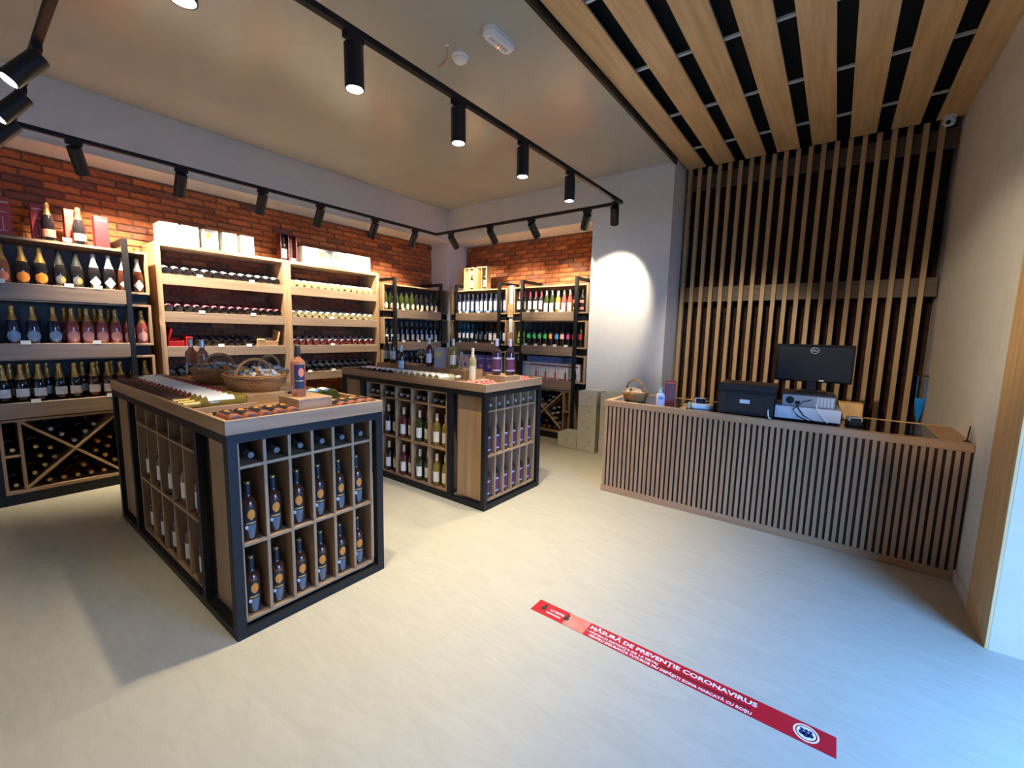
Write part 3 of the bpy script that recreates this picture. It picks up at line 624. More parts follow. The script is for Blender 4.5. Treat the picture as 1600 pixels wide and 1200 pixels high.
# rack 4
us = [-0.055+0.0965*i for i in range(12)]
row(r4, 0, [(u, 'blue_white') for u in us], {'blue_white': 'blue bottle with tall white label'}, 'top shelf under gift boxes', 'blue bottles with tall white labels')
row(r4, 1, [(u, 'teal_white' if i < 5 else 'plain_dark' if i < 8 else 'maroon_white') for i, u in enumerate(us)], {'teal_white': 'teal-necked bottle with white label', 'plain_dark': 'dark bottle with grey label', 'maroon_white': 'dark bottle with white label'}, 'second shelf under gift boxes', 'bottles on the second shelf under the gift boxes')
for i, (mt, pr) in enumerate((('pinkish', 'w'), ('pinkish', 'w'), ('pinkish', 'w'), ('lilac', 'p'), ('lilac', 'p'), ('pinkish', 'w'))):
    ring = [('disc', C_['pink'] if mt == 'lilac' else C_['grey'], 0.28, 0.72, 0.28, 0.50), ('printed_band', C_['white'] if mt == 'lilac' else C_['cream'], 0.1, 0.9, 0.80, 0.84)]
    carton('%s carton with round emblem, %s on lowest gift box rack shelf' % ('violet' if mt == 'lilac' else 'pinkish white', nth(i, 6)), place(r4, 0.02+i*0.175, 0.17, LV[2][0]+0.0005), 0, 0.155, 0.2, 0.285, mt, 'cartons on the lowest shelf under the gift boxes', 'wine_carton', ring)
# two open wooden gift boxes with their bottles on top of rack 4
def gift_box(label, t, u, v, z, w, h, mat, name='wooden_gift_box', lid=True, group=None):
    g = thing(name, label, 'box', place(t, u, v, z), t.rotation_euler[2], group)
    wm = cart_mats[mat]
    box('base', g, wm, 0, w, 0, 0.1, 0, 0.012); box('top', g, wm, 0, w, 0, 0.1, h-0.012, h)
    box('side', g, wm, 0, 0.012, 0, 0.1, 0.012, h-0.012); box('side', g, wm, w-0.012, w, 0, 0.1, 0.012, h-0.012)
    box('back', g, cart_mats['darkred'] if mat == 'darkred' else blackm, 0.012, w-0.012, 0.092, 0.1, 0.012, h-0.012)
    box('partition', g, wm, w/2-0.005, w/2+0.005, 0.0, 0.092, 0.012, h-0.012)
    return g
g1 = gift_box('open pine gift box on rack top holding a pink-labelled bottle', r4, 0.12, 0.10, 2.1705, 0.215, 0.36, 'pine')
g2 = gift_box('open pine gift box on rack top holding a pale-labelled bottle', r4, 0.40, 0.10, 2.1705, 0.215, 0.36, 'pine')
K['gift_pink'] = ('bordeaux', .30, .036, 'dark', C_['lilac'], .78, [('paper_label', .10, .48, .95, C_['lilac'], 'rect', 0)])
K['gift_cream'] = ('bordeaux', .30, .036, 'dark', C_['black'], .78, [('paper_label', .10, .46, .95, C_['white'], 'rect', 0)])
bottle('gift_pink', place(g1, 0.157, 0.047, 0.0125), (0, 0, 0), 'bottle with lilac label standing in the first pine gift box')
bottle('gift_cream', place(g2, 0.157, 0.047, 0.0125), (0, 0, 0), 'bottle with white label standing in the second pine gift box')
for g, nm in ((g1, 'first'), (g2, 'second')):
    cs_ = thing('corkscrew', 'steel corkscrew set in the %s pine gift box' % nm, 'corkscrew', place(g, 0.055, 0.06, 0.0125))
    for k in range(4):
        lathe('tool', cs_, chrome, [(0, -0.02), (0.009, -0.018), (0.009, 0.018), (0, 0.02)], 10, (0, 0, 0.05+k*0.075), (0.9, 0.35, 0))
        box('holder', cs_, blackm, -0.012, 0.012, 0.006, 0.02, 0.0 if k == 0 else -0.03+k*0.075, 0.045+k*0.075, 0)
# slim stand between racks 4 and 5 with three gift cartons
st = thing('slim_stand', 'slim wooden stand squeezed between the two back wall racks', 'stand', (-4.0, 5.235, 0))
for z in (1.125, 1.50, 1.925): 
    box('ledge', st, wood('x'), -0.052, 0.052, 0, 0.3, z-0.02, z); box('front_block', st, wood('x'), -0.052, 0.052, 0, 0.02, z-0.2, z-0.02)
for x in (-0.052, 0.04): box('upright', st, wood('z'), x, x+0.012, 0.12, 0.32, 0, 2.05)
for z, h, mt, lb in ((1.9255, 0.28, 'pinkish', 'pale carton with red lettering atop the slim stand between racks'), (1.5005, 0.22, 'white', 'white lettered carton in the middle of the slim stand'), (1.1255, 0.15, 'white', 'low white carton on the bottom ledge of the slim stand')):
    carton(lb, (-4.0, 5.285, z), 0, 0.07, 0.07, h, mt, 'cartons on the slim stand', prints=[('printed_title', C_['salmon'] if mt == 'pinkish' else gr_l, 0.2, 0.8, 0.2+0.11*k, 0.24+0.11*k) for k in range(6)])
# rack 5
us = [-0.085+0.0955*i for i in range(12)]
kd5 = ['maroon_white']*5 + ['white_low']*2 + ['gold_whitecap'] + ['pink_low']*2 + ['red_bands']*2
row(r5, 0, list(zip(us, kd5)), {'maroon_white': 'maroon-capped bottle with white label', 'white_low': 'green bottle with low white label', 'gold_whitecap': 'golden bottle with white cap', 'pink_low': 'ruby bottle with pink label', 'red_bands': 'dark bottle with two red bands'}, 'top shelf by the column', 'bottles on the top shelf by the column')
kd5 = ['wine_small', 'wine_small'] + ['col_green']*4 + ['col_orange', 'col_blue', 'col_pink', 'col_magenta', 'col_redl', 'col_redl']
row(r5, 1, list(zip(us, kd5)), {'wine_small': 'small lime-labelled bottle', 'col_green': 'dark bottle with green label', 'col_orange': 'dark bottle with orange label', 'col_blue': 'dark bottle with blue label', 'col_pink': 'dark bottle with pink label', 'col_magenta': 'dark bottle with magenta label', 'col_redl': 'dark bottle with red label'}, 'second shelf by the column', 'bottles on the second shelf by the column')
for i in range(6):
    c1 = C_['goldp'] if i == 0 else C_['wine']
    pr = [('printed_band', c1, 0.0, 1.0, 0.80, 0.88), ('printed_floor', C_['rustred'], 0.05, 0.95, 0.02, 0.10)]
    if i: pr += [('printed_bottle', C_['red'] if i < 4 else C_['black'], 0.66, 0.84, 0.12, 0.46), ('printed_neck', C_['red'] if i < 4 else C_['black'], 0.72, 0.78, 0.46, 0.66)]
    carton('white wine carton with %s band, %s on lowest shelf by the column' % ('golden' if i == 0 else 'dark red', nth(i, 6)), place(r5, 0.07+i*0.165, 0.125, LV[2][0]+0.0005), 0, 0.155, 0.13, 0.24, 'white', 'white cartons on the lowest shelf by the column', 'wine_carton', pr)
for i in range(4):
    carton('blue-grey carton behind the white wine cartons, %s of four' % nth(i, 4), place(r5, 0.10+i*0.215, 0.29, LV[2][0]+0.0005), 0, 0.2, 0.16, 0.315, 'blue', 'blue cartons behind the white ones', 'wine_carton', [('printed_mark', C_['navy'], 0.3, 0.7, 0.86, 0.89)])
for z, nm in ((0.1185, 'lower'), (0.4135, 'upper')):
    carton('plain white carton in the %s narrow cell beside the crossed bin' % nm, place(r5, 0.8365, 0.16, z), 0, 0.075, 0.1, 0.25 if z > 0.3 else 0.2, 'white', 'white cartons in the narrow cells', prints=[('printed_mark', gr_l, 0.3, 0.5, 0.84, 0.9)])

# ================================================================== WOODEN SHELF UNIT (left wall, two bays)
MU = thing('shelf_unit', 'tall oak shelf unit with two bays of bottles lying on sloped shelves', 'shelving', (-5.35, 1.295, 0), PI/2)
UW, UD, UT = 2.565, 0.41, 2.30
SHE = [2.0, 1.63, 1.28, 0.94]
bays = [(0.045, 1.205), (1.30, 2.515)]
for u0, u1 in ((0, 0.045), (1.205, 1.2525), (1.2525, 1.30), (2.515, UW)): box('upright', MU, wood('z'), u0, u1, 0, UD, 0, UT-0.035, 0.002)
box('top_board', MU, wood('x'), 0, UW, 0, UD, UT-0.035, UT, 0.002)
TILT = math.atan2(0.085, 0.37)
for b, (u0, u1) in enumerate(bays):
    box('plinth', MU, wood('x'), u0, u1, 0.03, UD, 0.0, 0.12)
    for z in SHE:
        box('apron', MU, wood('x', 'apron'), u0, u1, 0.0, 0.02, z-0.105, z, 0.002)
        me = boxmesh(u1-u0, 0.385, 0.015, wood('x'), 0.0015)
        link('sloped_shelf', me, MU, ((u0+u1)/2, 0.02+0.19, z-0.02+0.043), (TILT, 0, 0))
    box('low_shelf', MU, wood('x'), u0, u1, 0.03, UD, 0.42, 0.44)
def slope_z(z, v): return z+0.023+0.0077+(v-0.21)*math.tan(TILT)
def lay_row(b, k, us, kinds, desc, where, group):
    z = SHE[k]; n = len(us)
    for i, u in enumerate(us):
        kd = kinds[i] if isinstance(kinds, (list, tuple)) else kinds; r = K[kd][2]
        # base rests behind the apron on the sloped shelf
        zb = z-0.02+0.0075/math.cos(TILT) + (0.045-0.02)*math.tan(TILT) + r/math.cos(TILT) + 0.001
        bottle(kd, place(MU, u, 0.045, zb), lay_rot(PI/2, TILT, 'back', random.uniform(-.15, .15)), '%s, %s on %s' % (desc, nth(i, n), where), group)
def spread(b, n, m0=0.05, m1=0.05): 
    u0, u1 = bays[b]; return [u0+m0+(u1-u0-m0-m1)*i/(n-1) for i in range(n)]
lay_row(0, 0, spread(0, 13), 'lay_lilac', 'dark lying bottle with lilac label', 'top shelf of near bay', 'lying bottles on the near bay top shelf')
lay_row(0, 1, spread(0, 14), 'lay_pink', 'dark lying bottle with pink label', 'second shelf of near bay', 'lying bottles on the near bay second shelf')
lay_row(0, 2, [0.325+0.0772*i for i in range(8)], 'lay_green', 'plain dark lying bottle', 'third shelf between red and yellow boxes', 'lying bottles between the boxes')
lay_row(0, 3, spread(0, 13), 'lay_darkwhite', 'dark lying bottle with white label', 'lowest shelf of near bay', 'lying bottles on the near bay lowest shelf')
lay_row(1, 0, spread(1, 13), 'lay_white', 'clear lying bottle with white label', 'top shelf of far bay', 'lying bottles on the far bay top shelf')
lay_row(1, 1, spread(1, 13), 'lay_white', 'clear lying bottle with white label', 'second shelf of far bay', 'lying bottles on the far bay second shelf')
lay_row(1, 2, spread(1, 13), 'lay_rosewhite', 'rose lying bottle with white label', 'third shelf of far bay', 'lying bottles on the far bay third shelf')
lay_row(1, 3, spread(1, 13), 'lay_darkwhite', 'dark lying bottle with white label', 'lowest shelf of far bay', 'lying bottles on the far bay lowest shelf')
for k, lst in enumerate(((0.36, 0.86), (0.36, 0.86), (0.52, 0.80), (0.3,))):
    for u in lst: price_tag(MU, u, SHE[k]-0.012, -0.003)
for k, lst in enumerate(((), (1.82,), (1.82,), (1.5, 1.82,))):
    for u in lst: price_tag(MU, u, SHE[k]-0.012, -0.003)
# gift boxes lying on the third shelf of the near bay
def open_box(label, u, w, mat, lidmat, lidside):
    g = thing('gift_box', label, 'box', place(MU, u, 0.04, slope_z(SHE[2], 0.04)+0.001), PI/2); g.rotation_euler = (TILT, 0, PI/2)
    m_ = cart_mats[mat]
    box('base', g, m_, 0, w, 0, 0.16, 0, 0.008); 
    for a in ((0, w, 0, 0.008), (0, w, 0.152, 0.16), (0, 0.008, 0.008, 0.152), (w-0.008, w, 0.008, 0.152)): box('side', g, m_, a[0], a[1], a[2], a[3], 0.008, 0.06)
    if lidside: rotboard('lid', g, lidmat, (w, 0.06), (w+0.012, 0.17), 0.008, 0, 0.16)
    else: rotboard('lid', g, lidmat, (0.0, 0.06), (0.03, 0.18), 0.008, 0, 0.16)
    return g
rb = open_box('open red gift box at the left of the third near-bay shelf', 0.065, 0.135, 'bright', cart_mats['bright'], False)
yb = open_box('open yellow wooden gift box at the right of the third near-bay shelf', 0.995, 0.14, 'pine', cart_mats['pine'], True)
g = carton('closed pine gift box beside the open yellow one', place(MU, 0.947, 0.11, slope_z(SHE[2], 0.11)+0.001), PI/2, 0.085, 0.14, 0.08, 'pine', None, 'gift_box'); g.rotation_euler = (TILT, 0, PI/2)
g = carton('small closed red box beside the open red gift box', place(MU, 0.245, 0.11, slope_z(SHE[2], 0.11)+0.001), PI/2, 0.055, 0.12, 0.10, 'bright', None, 'gift_box'); g.rotation_euler = (TILT, 0, PI/2)
# cartons on top of the unit
for i, (u, w) in enumerate(((0.055, 0.17), (0.235, 0.16), (0.42, 0.15), (0.60, 0.15), (0.775, 0.15))):
    carton('white carton with yellow goblet print above the near bay, %s of five' % nth(i, 5), place(MU, u+w/2, 0.14, UT+0.0005), PI/2, w-0.012, 0.2, 0.205, 'white', 'white cartons above the near bay', 'wine_carton', goblet if i else [])
for i, u in enumerate((1.475, 1.665, 1.86, 2.06, 2.26)):
    carton('white carton with yellow goblet print above the far bay, %s of five' % nth(i, 5), place(MU, u+0.095, 0.14, UT+0.0005), PI/2, 0.186, 0.2, 0.205, 'white', 'white cartons above the far bay', 'wine_carton', goblet if i < 4 else [])
g3 = gift_box('open dark red gift box standing on the shelf unit top', MU, 1.245, 0.11, UT+0.0005, 0.20, 0.33, 'darkred', 'gift_box')
bottle('gift_cream', place(g3, 0.055, 0.047, 0.0125), (0, 0, PI/2), 'bottle with white label standing in the dark red gift box', s=0.98)
c3 = thing('corkscrew', 'steel corkscrew set in the dark red gift box', 'corkscrew', place(g3, 0.145, 0.055, 0.0125), PI/2)
for k in range(4):
    lathe('tool', c3, chrome, [(0, -0.02), (0.009, -0.018), (0.009, 0.018), (0, 0.02)], 10, (0, 0, 0.04+k*0.07), (0.9, 0.35, 0))
    box('holder', c3, blackm, -0.012, 0.012, 0.006, 0.02, 0.0 if k == 0 else -0.03+k*0.07, 0.04+k*0.07, 0)
price_tag(MU, 1.34, UT-0.004, -0.003)

# ================================================================== DISPLAY ISLANDS
def island(label, x0, x1, y0, y1):
    """origin at the +x, -y floor corner; local a runs along -x (0 at the +x end), y inwards"""
    t = thing('display_island', label, 'island', (x1, y0, 0))
    L, W = x1-x0, y1-y0; p = 0.044
    bx = lambda nm, mt, a0, a1, y0_, y1_, z0, z1, bev=0.0015: box(nm, t, mt, -a1, -a0, y0_, y1_, z0, z1, bev)
    # tray
    bx('tray_floor', wood('x'), 0.018, L-0.018, 0.018, W-0.018, 1.008, 1.03)
    bx('tray_rim', wood('y'), 0, 0.018, 0, W, 1.008, 1.076, 0.002); bx('tray_rim', wood('y'), L-0.018, L, 0, W, 1.008, 1.076, 0.002)
    bx('tray_rim', wood('x'), 0.018, L-0.018, 0, 0.018, 1.008, 1.076, 0.002); bx('tray_rim', wood('x'), 0.018, L-0.018, W-0.018, W, 1.008, 1.076, 0.002)
    # steel frame
    for a in (0.003, L-p-0.003):
        for y in (0.003, W-p-0.003): bx('post', black, a, a+p, y, y+p, 0, 1.008)
    for y in (0.003, W-p-0.003):
        for a in (0.40, 1.70): bx('post', black, a, a+p, y, y+p, p, 1.008-p)
        bx('bottom_rail', black, p, L-p, y, y+p, 0, p); bx('top_rail', black, p, L-p, y, y+p, 1.008-p, 1.008)
    for a in (0.003, L-p-0.003): bx('bottom_rail', black, a, a+p, p, W-p, 0, p); bx('top_rail', black, a, a+p, p, W-p, 1.008-p, 1.008)
    b = 0.016
    # end cubbies: +x end with six columns, far end closed by boards
    zr = (0.06, 0.445, 0.832, 0.965); ya, yb_ = 0.046, W-0.062; d0, d1 = 0.026, 0.355
    for z in zr: bx('cubby_shelf', wood('y'), d0, d1, ya, yb_, z, z+b)
    ys = [ya+(yb_-ya-b)*i/6 for i in range(7)]
    for i, y in enumerate(ys):
        if i in (0, 6): bx('cubby_side', wood('z'), d0, d1, y, y+b, 0.06, 0.965)
        else:
            for z0, z1 in zip(zr, zr[1:]): bx('cubby_divider', wood('z'), d0, d1, y, y+b, z0+b, z1)
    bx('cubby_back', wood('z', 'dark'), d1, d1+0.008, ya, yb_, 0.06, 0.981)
    bx('end_panel', wood('z'), 1.755, L-0.04, 0.03, 0.046, 0.06, 0.965); bx('end_panel', wood('z'), 1.755, L-0.04, W-0.046, W-0.03, 0.06, 0.965)
    bx('end_panel', wood('z'), L-0.046, L-0.03, 0.046, W-0.046, 0.06, 0.965)
    # long side cubby with five double columns
    zs = (0.046, 0.425, 0.815, 0.945); a0, a1 = 0.475, 1.675; v0, v1 = 0.03, 0.36
    for z in zs: bx('cubby_shelf', wood('x'), a0, a1, v0, v1, z, z+b)
    asx = [a0+(a1-a0-b)*i/5 for i in range(6)]
    for i, a in enumerate(asx):
        if i in (0, 5): bx('cubby_side', wood('z'), a, a+b, v0, v1, zs[0]+b, zs[3])
        else:
            for z0, z1 in zip(zs, zs[1:]): bx('cubby_divider', wood('z'), a, a+b, v0, v1, z0+b, z1)
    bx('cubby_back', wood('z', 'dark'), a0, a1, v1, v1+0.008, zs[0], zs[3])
    bx('shade_panel', blackm, 0.37, 1.75, v1+0.02, v1+0.03, 0.046, 0.96)  # black sheet put in as the shade inside the open recess
    cells = {'end_y': [(ys[i]+ys[i+1]+b)/2 for i in range(6)], 'end_z': [z+b for z in zr[:3]], 'mid_a': [(asx[i]+b, asx[i+1]) for i in range(5)], 'mid_z': [z+b for z in zs[:3]]}
    return t, cells
i1, c1 = island('near display island with black steel frame and oak tray of bottles', -4.32, -2.143, 0.721, 1.559)
i2, c2 = island('far display island with white-labelled bottles in its oak cubbies', -4.30, -2.219, 2.60, 3.435)
rowname = ('lower', 'upper')
for r in range(2):
    for i, y in enumerate(c1['end_y']):
        bottle('spirit', place(i1, -0.085-random.uniform(0, .008), y-0.004, c1['end_z'][r]+0.0005), (0, 0, PI/2+random.uniform(-.1, .1)-0.25), 'amber bottle with orange seal, %s in the %s row of the near island' % (nth(i, 6), rowname[r]), 'amber bottles in the near island end', name='amber_bottle', seg=20)
        bottle('violet_label', place(i2, -0.085, c2['end_y'][i], c2['end_z'][r]+0.0005), (0, 0, PI/2-0.2), 'dark bottle with violet label, %s in the %s end row of far island' % (nth(i, 6), rowname[r]), 'violet label bottles in the far island end')
    for i in (0, 2):
        bottle('spirit', place(i1, -0.19, c1['end_y'][i]-0.012, c1['end_z'][r]+0.0005), (0, 0, PI/2), 'second amber bottle deeper in the %s cubby, %s row' % ('leftmost' if i == 0 else 'third', rowname[r]), 'amber bottles in the near island end', name='amber_bottle')
K['cell_dark'] = ('bordeaux', .30, .037, 'dark', C_['grey'], .80, [('paper_label', .14, .46, .95, C_['grey'], 'rect', 0)])
K['cell_silver'] = ('bordeaux', .30, .037, 'dark', silver_f, .80, [('paper_label', .14, .46, .95, C_['white'], 'rect', 0)])
for i in range(6):
    bottle('cell_dark', place(i1, -0.345, c1['end_y'][i]+0.005, c1['end_z'][2]+0.0385), lay_rot(-PI/2, 0, 'back'), 'dark bottle lying neck out, %s top cubby of near island end' % nth(i, 6), 'bottles lying in the small top cubbies')
    bottle('cell_silver', place(i2, -0.345, c2['end_y'][i]+0.008, c2['end_z'][2]+0.0385), lay_rot(-PI/2, 0, 'back'), 'silver-capped bottle lying neck out, %s top cubby of far island end' % nth(i, 6), 'bottles lying in the small top cubbies')
mk1 = ['red_white', 'red_white', 'red_white', 'rose_whitecap', 'rose_whitecap']
mk2 = ['red_whitecap', 'red_whitecap', 'rose_whitecap', 'olive_whitecap', 'gold_whitecap']
kd_word = {'red_whitecap': 'dark bottle', 'rose_whitecap': 'plum bottle', 'olive_whitecap': 'olive bottle', 'gold_whitecap': 'golden bottle', 'red_white': 'dark bottle'}
for r in range(2):
    for i in range(5):
        j = 4-i; a0, a1 = c1['mid_a'][j]
        bottle(mk1[i], place(i1, -(a0+(a1-a0)*0.60), 0.085, c1['mid_z'][r]+0.0005), (0, 0, 0.35), '%s with white label in near island side cubby, %s column, %s row' % (kd_word[mk1[i]], nth(i, 5), rowname[r]), 'bottles in the near island side cubbies')
        a0, a1 = c2['mid_a'][j]
        for q, f in enumerate((0.70, 0.26)):
            kk = mk2[i]
            bottle(kk, place(i2, -(a0+(a1-a0)*f), 0.075+0.02*q, c2['mid_z'][r]+0.0005), (0, 0, 0.3), '%s with white label, far island side, %s column, %s row, %s one' % (kd_word[kk], nth(i, 5), rowname[r], ('left', 'right')[q]), 'bottles in the far island side cubbies')
for i in range(5):
    a0, a1 = c2['mid_a'][4-i]
    for q, f in enumerate((0.72, 0.30)):
        bottle('cell_silver', place(i2, -(a0+(a1-a0)*f), 0.345, c2['mid_z'][2]+0.0385), lay_rot(0, 0, 'front'), 'bottle lying neck out in far island top cubby, %s column, %s one' % (nth(i, 5), ('left', 'right')[q]), 'bottles lying in the far island top cubbies')

# ---- on the near island's tray (tray floor 1.03)
ZTR = 1.0305
n = 18
for i in range(n):
    kd = 'lay_bluewhite' if i == 0 else 'lay_redwhite' if i < 15 else 'lay_goldwhite'
    x = -4.235 + i*0.0855
    bottle(kd, (x, 1.045, ZTR+K[kd][2]), lay_rot(PI, 0, 'back', random.uniform(-.2, .2)), '%s bottle lying in the near tray row, %s' % ({'lay_bluewhite': 'green', 'lay_redwhite': 'red wine', 'lay_goldwhite': 'golden white wine'}[kd], nth(i, n)), 'bottles lying along the near tray')
box('tray_divider', i1, wood('y'), -0.535, -0.520, 0.02, 0.345, 1.0302, 1.062)
for i in range(5):
    bottle('lay_orange', (-2.175, 0.782+i*0.067, ZTR+0.0325), lay_rot(PI/2, 0, 'back', random.uniform(-.3, .3)), 'rose bottle with black label lying left of the pedestal, %s of five' % nth(i, 5), 'rose bottles lying in the tray end', s=0.92, name='rose_bottle')
for i in range(4):
    bottle('lay_orange', (-2.175, 1.328+i*0.0606, ZTR+0.0302), lay_rot(PI/2, 0, 'back', random.uniform(-.3, .3)), 'rose bottle with black label lying right of the pedestal, %s of four' % nth(i, 4), 'rose bottles lying in the tray end', s=0.86, name='rose_bottle')
for i in range(3):
    bottle('lay_bluewhite', (-2.53-0.02*i, 1.335+i*0.080, ZTR+0.038), lay_rot(PI/2, 0, 'back', 0.2), 'bottle with blue and white label lying behind the pedestal, %s' % ('nearest', 'second', 'farthest')[i], 'blue and white label bottles behind the pedestal')
def pedestal(label, x0, x1, y0, y1, z1):
    t = thing('display_pedestal', label, 'pedestal', ((x0+x1)/2, (y0+y1)/2, ZTR))
    w, d, h = (x1-x0)/2, (y1-y0)/2, z1-ZTR
    box('top_board', t, wood('x'), -w, w, -d, d, h-0.016, h, 0.002)
    for a in ((-w, w, -d, -d+0.016), (-w, w, d-0.016, d)): box('side_board', t, wood('x'), a[0], a[1], a[2], a[3], 0, h-0.016)
    for a in ((-w, -w+0.016), (w-0.016, w)): box('side_board', t, wood('y'), a[0], a[1], -d+0.016, d-0.016, 0, h-0.016)
    return t
pedestal('small oak pedestal at the tray end carrying a rose bottle', -2.47, -2.245, 1.105, 1.295, 1.12)
bottle('spirit_rose', (-2.36, 1.165, 1.1205), (0, 0, PI/2-0.35), 'rose bottle with navy label standing on the small pedestal', name='rose_bottle', seg=24)
pedestal('long oak riser carrying the wicker baskets on the near island', -4.10, -2.78, 1.06, 1.30, 1.09)
for i, (x, y) in enumerate(((-3.97, 1.14), (-3.83, 1.17))):
    bottle('rose_square', (x, y, 1.0905), (0, 0, 0.5), 'pale rose bottle with navy label behind the baskets, %s one' % ('left', 'right')[i], 'pale rose bottles behind the baskets', name='rose_bottle')
def basket(label, loc, rotz, rx, ry, h, hh, fill, seed, fills=True):
    t = thing('wicker_basket', label, 'basket', loc, rotz)
    bm = bmesh.new(); n = 40; rings = []
    prof = [(0.78, 0.0), (0.86, h*0.25), (0.93, h*0.5), (0.97, h*0.75), (1.0, h)]
    inner = [(0.94, h), (0.90, h*0.6), (0.74, 0.008)]
    for f, z in prof+inner:
        rings.append([bm.verts.new((f*rx*math.cos(2*PI*k/n)*(1+0.008*(k % 2)), f*ry*math.sin(2*PI*k/n)*(1+0.008*(k % 2)), z)) for k in range(n)])
    for A, B in zip(rings, rings[1:]):
        for k in range(n): bm.faces.new((A[k], A[(k+1) % n], B[(k+1) % n], B[k]))
    bm.faces.new(rings[0][::-1]); bm.faces.new(rings[-1])
    me = mesh_from(bm, None, True); me.materials.append(wicker); link('body', me, t)
    pts = [(rx*math.cos(2*PI*k/32), ry*math.sin(2*PI*k/32), h+0.004*math.sin(k*PI/2)) for k in range(33)]
    bm = bmesh.new(); tube_bm(bm, pts, 0.008, 8, False); tube_bm(bm, [(x*1.01, y*1.01, z-0.010) for x, y, z in pts], 0.006, 6, False)
    me = mesh_from(bm, None, True); me.materials.append(wicker); link('braided_rim', me, t)
    tube('handle', t, wicker, [(0.0, ry*0.98*math.cos(PI*k/14), h*0.6+(hh-h*0.6)*math.sin(PI*k/14)**0.8) for k in range(15)], 0.009, 8)
    rnd = random.Random(seed); bm = bmesh.new()
    mats = fill
    for k in range(110):
        a, rr = rnd.uniform(0, 2*PI), math.sqrt(rnd.uniform(0, 1))*0.86; lay_ = rnd.choice((0.55, 0.8, 1.0))
        hz = h*(0.66+0.50*lay_*(1-0.5*rr*rr))+0.022*(1-rr)*lay_
        c = Vector((rr*rx*math.cos(a), rr*ry*math.sin(a), hz))
        M_ = Matrix.Translation(c) @ Euler((rnd.uniform(0, 6), rnd.uniform(0, 6), rnd.uniform(0, 6))).to_matrix().to_4x4()
        before = len(bm.faces); mi = rnd.randrange(len(mats))
        ret = bmesh.ops.create_cone(bm, cap_ends=True, segments=8, radius1=0.0105, radius2=0.0105, depth=0.036, matrix=M_)
        for f in set(f for v in ret['verts'] for f in v.link_faces): f.material_index = mi
    me = mesh_from(bm, None, False)
    for m_ in mats: me.materials.append(m_)
    o = link('corks', me, None, loc, (0, 0, rotz)); o['kind'] = 'stuff'
    return t, o
cork = noisy('cork', (0.50, 0.34, 0.20), (0.68, 0.50, 0.33), (60, 60, 60), 0.8)
fill1 = [cork, pm('fill_grey', (0.40, 0.42, 0.42), 0.4), pm('fill_green', (0.20, 0.24, 0.16), 0.4), pm('fill_white', (0.66, 0.68, 0.70), 0.4), pm('fill_blue', (0.14, 0.18, 0.30), 0.4), pm('fill_orange', (0.55, 0.22, 0.05), 0.4)]
_, o = basket('oval wicker basket of corks nearest the rose bottle pedestal', (-2.985, 1.19, 1.0905), 0.42, 0.195, 0.150, 0.10, 0.20, fill1, 1)
tag(o, 'loose corks and stoppers filling the nearest wicker basket', 'corks')
_, o = basket('oval wicker basket of corks at the left of the riser', (-3.50, 1.165, 1.0905), 0.42, 0.20, 0.14, 0.105, 0.21, fill1, 2)
tag(o, 'loose corks and stoppers filling the left wicker basket', 'corks')
pedestal('low oak riser behind the long one on the near island', -3.6, -3.0, 1.32, 1.53, 1.09)
_, o = basket('small wicker basket of corks behind the two larger ones', (-3.33, 1.43, 1.0905), 0.3, 0.15, 0.10, 0.09, 0.20, fill1, 3)
tag(o, 'loose corks filling the small wicker basket at the back', 'corks')

# ---- on the far island's tray
n = 15
for i in range(n):
    kd = 'lay_darkwhite' if i < 7 else 'lay_white'
    bottle(kd, (-4.0+i*0.0835, 2.632, ZTR+0.038), lay_rot(0, 0, 'back', random.uniform(-.2, .2)), '%s bottle with white label lying along the far tray, %s' % ('dark' if i < 7 else 'pale', nth(i, n)), 'bottles lying along the far tray')
for i in range(4):
    bottle('lay_pinkcap', (-2.48, 2.652+i*0.0585, ZTR+0.0287), lay_rot(-PI/2, 0, 'back', random.uniform(-.3, .3)), 'small rose bottle with pink capsule lying before the violet bottles, %s of four' % nth(i, 4), 'pink capsule bottles in the far tray', s=0.86, name='rose_bottle')
for i in range(5):
    bottle('lay_pinkcap', (-2.475, 3.13+i*0.056, ZTR+0.0265), lay_rot(-PI/2, 0, 'back', random.uniform(-.3, .3)), 'small rose bottle with pink capsule lying beyond the violet bottles, %s of five' % nth(i, 5), 'pink capsule bottles in the far tray', s=0.78, name='rose_bottle')
pedestal('small oak pedestal carrying two violet-labelled bottles', -2.47, -2.245, 2.885, 3.10, 1.12)
for i, (x, y) in enumerate(((-2.40, 2.955), (-2.30, 3.02))):
    bottle('violet_label', (x, y, 1.1205), (0, 0, PI/2-0.6), 'dark bottle with violet label standing on the pedestal, %s one' % ('left', 'right')[i], 'violet bottles on the pedestal')
pedestal('long oak riser in the middle of the far island', -4.25, -2.86, 3.02, 3.30, 1.12)
bottle('clear_whitecap', (-2.775, 3.05, ZTR), (0, 0, 0.7), 'clear white wine bottle standing alone at the end of the riser')
bottle('red_white', (-4.17, 3.10, 1.1205), (0, 0, 0.7), 'dark red wine bottle with white label, left end of the riser', 'dark bottles at the riser end')
bottle('red_white', (-4.03, 3.08, 1.1205), (0, 0, 0.7), 'dark red wine bottle with white label, second on the riser', 'dark bottles at the riser end')
bottle('red_whitecap', (-3.75, 2.975, ZTR), (0, 0, 0.7), 'white-capped dark bottle standing in front of the riser', s=1.0)
bottle('rose_whitecap', (-3.42, 3.08, 1.1205), (0, 0, 0.7), 'plum bottle with white cap left of the goblet carton')
bottle('gold_whitecap', (-3.075, 3.09, 1.1205), (0, 0, 0.7), 'pale bottle with white cap right of the goblet carton')
